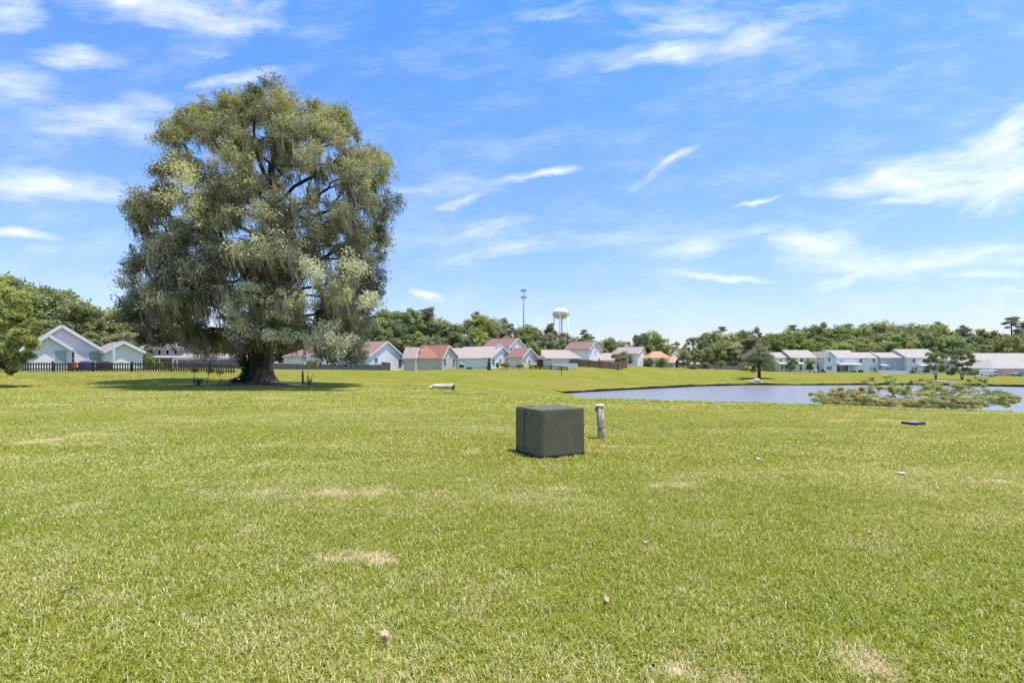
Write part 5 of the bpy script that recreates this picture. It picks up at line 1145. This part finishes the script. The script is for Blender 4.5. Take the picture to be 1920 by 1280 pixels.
# ---------- small things ----------
def rock(m, c, s, seed):
    q = random.Random(seed); vs = []; fs = []
    import bmesh
    bm = bmesh.new(); bmesh.ops.create_icosphere(bm, subdivisions=2, radius=1)
    for v in bm.verts:
        k = 1 + .22 * math.sin(v.co.x * 3.1 + seed) + .18 * math.sin(v.co.y * 4.3 + seed * 2) + q.uniform(-.07, .07); vs.append((c[0] + v.co.x * k * s[0], c[1] + v.co.y * k * s[1], c[2] + v.co.z * k * s[2]))
    for f in bm.faces: fs.append([v.index for v in f.verts])
    bm.free(); m.add(vs, fs)
def rocks(spec, d, group, labels, mats):
    for i, ((px, py, sx, sz), lab, mt) in enumerate(zip(spec, labels, mats)):
        x = WX(px, d); z = max(WZP(py, d), WZ + .05); m = MB(); rock(m, (0, 0, 0), (sx, sx * .8, sz), 3 + i * 7 + int(px)); o = m.build('rock', M[mt], None); o.location = (x, d + random.uniform(-.5, .5), z); tag(o, lab, 'rock', group)
rocks([(1409,716,1.0,.55),(1417,714,1.1,.55),(1428,718,.6,.5),(1413,720,.7,.4),(1449,719,1.1,.25),(1457,718.5,.9,.22)], 113.6, 'rocks at the water below the pine',
      ['large pale pink rock at water edge below the pine, leftmost', 'broad flat pale rock leaning over the others below the pine', 'small cream rock at right of the pale pile below the pine', 'low white rock touching the water below the pine', 'flat tan slab on the bank right of the pine pile', 'outer tan slab furthest right of the pine pile'], ['rock', 'rock', 'rock', 'rock', 'rock', 'rock'])
rocks([(1768,716,.9,.35),(1776,719,1.0,.4),(1783,722,1.0,.4),(1789,718,1.1,.5),(1796,720,.9,.4),(1762,715,.8,.25)], 112.5, 'rocks between the crape myrtles',
      ['pinkish rock in middle of the pile between the crape myrtles', 'round pink grey rock left of the dark outlet', 'pale rock nearest the water between the crape myrtles', 'large dark grey rock right of centre between the crape myrtles', 'dark grey rock at right end between the crape myrtles', 'low pink rock at left end between the crape myrtles'], ['rock', 'rock', 'rock', 'rock_grey', 'rock_grey', 'rock'])
# slim post on far lawn
p = PT(1052.5, 96); r = empty('marker_post', tuple(p), 'slim dark marker post on the far lawn', 'post'); m = MB(); m.box((0, 0, .42), (.13, .1, 1.1)); m.build('shaft', M['stick'], r, bevel=.02); m = MB(); m.box((0, 0, 1.0), (.17, .14, .06)); m.build('top_plate', M['darkplastic'], r)
# garden furniture and covers
def grillcover(px, d, w, h_, mat, label, name='covered_grill'):
    p = PT(px, d); r = empty(name, tuple(p), label, 'covered grill' if 'grill' in name else 'garden table'); m = MB()
    n = 16
    for z, sx, sy in ((0.05, 1, 1), (.5, .96, .95), (.78, .93, .9), (.92, .75, .7), (1.0, .45, .4)):
        for k in range(n):
            a = 2 * math.pi * k / n; cx_ = math.copysign(abs(math.cos(a)) ** .5, math.cos(a)); sy_ = math.copysign(abs(math.sin(a)) ** .5, math.sin(a)); f = 1 + .03 * math.sin(6 * a + z * 3); m.v.append((cx_ * w / 2 * sx * f, sy_ * w * .3 * sy * f, z * h_))
    for i in range(4):
        for k in range(n): m.f.append((i * n + k, i * n + (k + 1) % n, (i + 1) * n + (k + 1) % n, (i + 1) * n + k)); m.m.append(0)
    m.f.append(tuple(4 * n + k for k in range(n))); m.m.append(0); m.build('cover', M[mat], r, smooth=True)
    for sx in (-1, 1):
        q = MB(); q.tube([(sx * w * .36, -w * .2, 0), (sx * w * .36, -w * .2, .1)], .05, 8); q.build('foot', M['cabinet_dark'], r)
grillcover(160, 49, 1.15, .98, 'blue_cover', 'blue covered grill behind the picket fence, beside the lilac house window')
grillcover(195, 49, 1.45, .95, 'black_cover', 'black covered grill behind the picket fence, under the white blinds')
grillcover(1614, 178, 1.7, 1.0, 'black_cover', 'black covered grill against the white townhouse', 'covered_grill')
grillcover(1601, 178, 1.9, .8, 'blue_cover', 'blue draped patio table beside the covered porch', 'patio_table')
p = PT(136, 48); r = empty('toy_car', tuple(p), 'red plastic toy car behind the picket fence', 'toy'); m = MB(); m.prism([(-.35, -.2, .15), (.35, -.2, .15), (.38, -.2, .4), (.15, -.2, .5), (.1, -.2, .85), (-.25, -.2, .85), (-.36, -.2, .45)], (0, .45, 0)); m.build('body', M['red_plastic'], r, bevel=.03)
for sx in (-.22, .22):
    for sy in (-.22, .26):
        q = MB(); q.tube([(sx, sy - .03, .13), (sx, sy + .04, .13)], .13, 14); q.build('wheel', M['tyre'], r)
# folded umbrella / parasol blue
p = PT(1597.5, 179); r = empty('parasol', tuple(p), 'lavender blue patio parasol half open beside the porch', 'parasol'); m = MB(); m.tube([(0, 0, 0), (0, 0, 2.4)], .04, 6); m.build('pole', M['steel'], r); m = MB(); m.lathe([(1.0, 1.5), (.75, 1.75), (.3, 2.1), (.05, 2.35)], n=8); m.build('canopy', M['blue_cover'], r)
# mint cloth canopy swing near tan house
p = PT(868, 107); r = empty('garden_swing', tuple(p), 'mint green and white canopied garden seat beside the tan house', 'garden seat'); m = MB(); m.prism([(-1.0, -.5, 1.05), (-.6, -.5, 1.55), (.35, -.5, 1.0), (.3, -.5, .9), (-.6, -.5, 1.4), (-.95, -.5, .95)], (0, 1.0, 0)); m.build('canopy', M['teal_cloth'], r)
for sx in (-.95, .3):
    q = MB(); q.box((sx, 0, .5), (.08, .08, 1.0)); q.build('leg', M['trim'], r)
m = MB(); m.box((-.3, 0, .45), (1.1, .6, .1)); m.box((-.3, .28, .7), (1.1, .08, .45)); m.build('seat', M['darkplastic'], r)
p = PT(880, 107); m = MB(); m.prism([(-.8, 0, 0), (.7, 0, 0), (.6, 0, .3), (.1, 0, .42), (-.6, 0, .36)], (0, .6, 0)); o = m.build('planter', M['fence_dark'], None, bevel=.04); o.location = p; tag(o, 'low dark planter trough right of the mint canopied seat', 'planter')
p = PT(1037, 104); r = empty('lounge_chair', tuple(p), 'white garden lounge chair before the dark picket fence', 'garden chair'); m = MB(); m.box((0, 0, .3), (.6, .6, .07)); m.build('seat', M['trim'], r); m = MB(); m.bar((.28, 0, .3), (.55, 0, .95), .6, .06); m.build('backrest', M['trim'], r)
for sx in (-.25, .25):
    for sy in (-.25, .25): q = MB(); q.box((sx, sy, .14), (.06, .06, .3)); q.build('leg', M['trim'], r)
def chair(px, label, wide):
    p = PT(px, 168); r = empty('lawn_chair', tuple(p), label, 'lawn chair', 'pair of chairs on the far lawn'); m = MB(); m.box((0, 0, .45), (wide, .6, .1)); m.build('seat', M['darkplastic'], r)
    m = MB(); m.box((0, .3, .85), (wide, .08, .8)); m.build('backrest', M['trim' if wide > 1.2 else 'darkplastic'], r, bevel=.03)
    for sx in (-1, 1):
        q = MB(); q.box((sx * wide * .45, 0, .3), (.14, .6, .62)); q.build('armrest', M['darkplastic'], r)
chair(1530.5, 'pale topped lawn bench on the far lawn before the screened link, left of pair', 1.5); chair(1544.5, 'dark lawn chair on the far lawn before the screened link, right of pair', 1.1)
# driveway and van
p = [PT(1828, 158), PT(1862, 158), PT(1862, 176), PT(1830, 176)]; m = MB(); m.add([(q.x, q.y, q.z + .06) for q in p], [(0, 1, 2, 3)]); tag(m.build('driveway', M['drive']), 'pale concrete driveway beside the pink brick house', kind='structure')
p = PT(1854, 160); r = empty('parked_van', tuple(p), 'white van parked left of the pink brick house, rear towards us', 'van', rz=.15)
m = MB(); m.prism([(-.95, -2.2, .35), (.95, -2.2, .35), (.95, -2.2, 1.1), (.82, -2.1, 1.8), (.6, -2.05, 1.95), (-.6, -2.05, 1.95), (-.82, -2.1, 1.8), (-.95, -2.2, 1.1)], (0, 4.4, 0)); m.build('body', M['white_paint'], r, bevel=.06)
m = MB(); m.box((0, -2.2, 1.45), (1.35, .06, .5)); m.build('rear_window', M['glass'], r); m = MB(); m.box((0, -2.26, .45), (1.8, .14, .2)); m.build('bumper', M['darkplastic'], r)
for sx in (-.85, .85):
    q = MB(); q.box((sx, -2.22, 1.0), (.12, .06, .35)); q.build('tail_light', M['red_plastic'], r)
    for sy in (-1.4, 1.4): q = MB(); q.tube([(sx - .1, sy, .33), (sx + .1, sy, .33)], .33, 16); q.build('wheel', M['tyre'], r)
p = PT(1858.5, 150); r = empty('garden_bench', tuple(p), 'small white topped bench on the lawn below the van', 'bench'); m = MB(); m.box((0, 0, .5), (1.1, .5, .12)); m.build('seat', M['trim'], r)
for sx in (-.4, .4): q = MB(); q.box((sx, 0, .22), (.2, .45, .45)); q.build('leg', M['cabinet_dark'], r)
def car(px, d, mat, label, rz):
    p = PT(px, d); r = empty('parked_car', tuple(p), label, 'car', rz=rz); m = MB(); m.prism([(-2.2, -.85, .35), (2.2, -.85, .35), (2.2, -.85, .8), (1.3, -.85, .92), (-1.9, -.85, .95), (-2.2, -.85, .8)], (0, 1.7, 0)); m.prism([(-1.7, -.75, .93), (1.1, -.75, .9), (.5, -.72, 1.42), (-1.2, -.72, 1.42)], (0, 1.5, 0)); m.build('body', M[mat], r, bevel=.06)
    m = MB(); m.prism([(-1.45, -.77, .97), (.9, -.77, .95), (.45, -.75, 1.34), (-1.1, -.75, 1.34)], (0, 1.54, 0)); m.build('side_window', M['glass'], r)
    for sx in (-1.35, 1.35):
        for sy in (-.8, .8): q = MB(); q.tube([(sx, sy - .1, .32), (sx, sy + .1, .32)], .32, 16); q.build('wheel', M['tyre'], r)
car(1912, 156, 'steel', 'grey car parked beside the pink brick house at the right edge', .05)
# litter, leaves, twigs on the lawn
def flat_leaf(px, py, size, mat, name, label, cat, seed):
    d = CAMZ * F / (py - HY); q = random.Random(seed); m = MB(); n = 9; vs = [(0, 0, .012)]
    for k in range(n):
        a = 2 * math.pi * k / n; rr_ = size * q.uniform(.6, 1.1); vs.append((rr_ * math.cos(a), rr_ * .55 * math.sin(a), q.uniform(.0, .03)))
    top = [(0, 1 + k, 1 + (k + 1) % n) for k in range(n)]; m.add(vs, top); m.add([(x, y, z - .006) for x, y, z in vs], [t[::-1] for t in top])
    x = WX(px, d); o = m.build(name, M[mat]); o.location = (x, d, GZ(x, d) + .04); o.rotation_euler = (0, 0, q.uniform(0, 3)); tag(o, label, cat)
for i, (px, py, s, mt, nm, lab, ct) in enumerate([(1420,865,.075,'litter','paper_scrap','thin white paper scrap on the lawn right of the cabinet','litter'),(1690,893,.075,'litter','paper_scrap','white paper scrap on the lawn near the right side, below the valve box','litter'),(1151,841,.035,'deadleaf','dead_leaf','curled tan dead leaf just right of the pipe','leaf'),
        (1122,851,.035,'deadleaf','dead_leaf','small tan dead leaf between cabinet and pipe foot','leaf'),(1212,1027,.035,'deadleaf','dead_leaf','brown dead leaf in the near lawn right of centre','leaf'),(722,1205,.045,'deadleaf','dead_leaf','orange brown dead leaf low in the near lawn','leaf'),(958,848,.035,'litter','paper_scrap','tiny white scrap at the left foot of the cabinet','litter'),(1815,783,.06,'litter','paper_scrap','small white scrap near the water right of the valve box','litter'),(1137,1136,.04,'deadleaf','dead_leaf','tan dead leaf in the near lawn below the cabinet','leaf')]):
    flat_leaf(px, py, s, mt, nm, lab, ct, i + 50)
for i, (px, py, L_, lab) in enumerate([(975,1076,.12,'thin dark twig in the near lawn below the cabinet'),(385,922,.22,'short dark twig in the left lawn'),(135,1118,.12,'small twig in the lower left lawn')]):
    d = CAMZ * F / (py - HY); x = WX(px, d); m = MB(); m.tube([(-L_ / 2, 0, 0), (0, .015, .012), (L_ / 2, -.01, 0)], .004, 5); m.tube([(0, .015, .01), (L_ * .2, .06, .02)], .004, 4); o = m.build('twig', M['stick']); o.location = (x, d, GZ(x, d) + .045); o.rotation_euler = (0, 0, i * .4); tag(o, lab, 'twig')
for k, ps in protos.items():
    for i, p in enumerate(ps):
        if (k, i) not in used:
            for ch in list(p.children): bpy.data.objects.remove(ch)
            bpy.data.objects.remove(p)
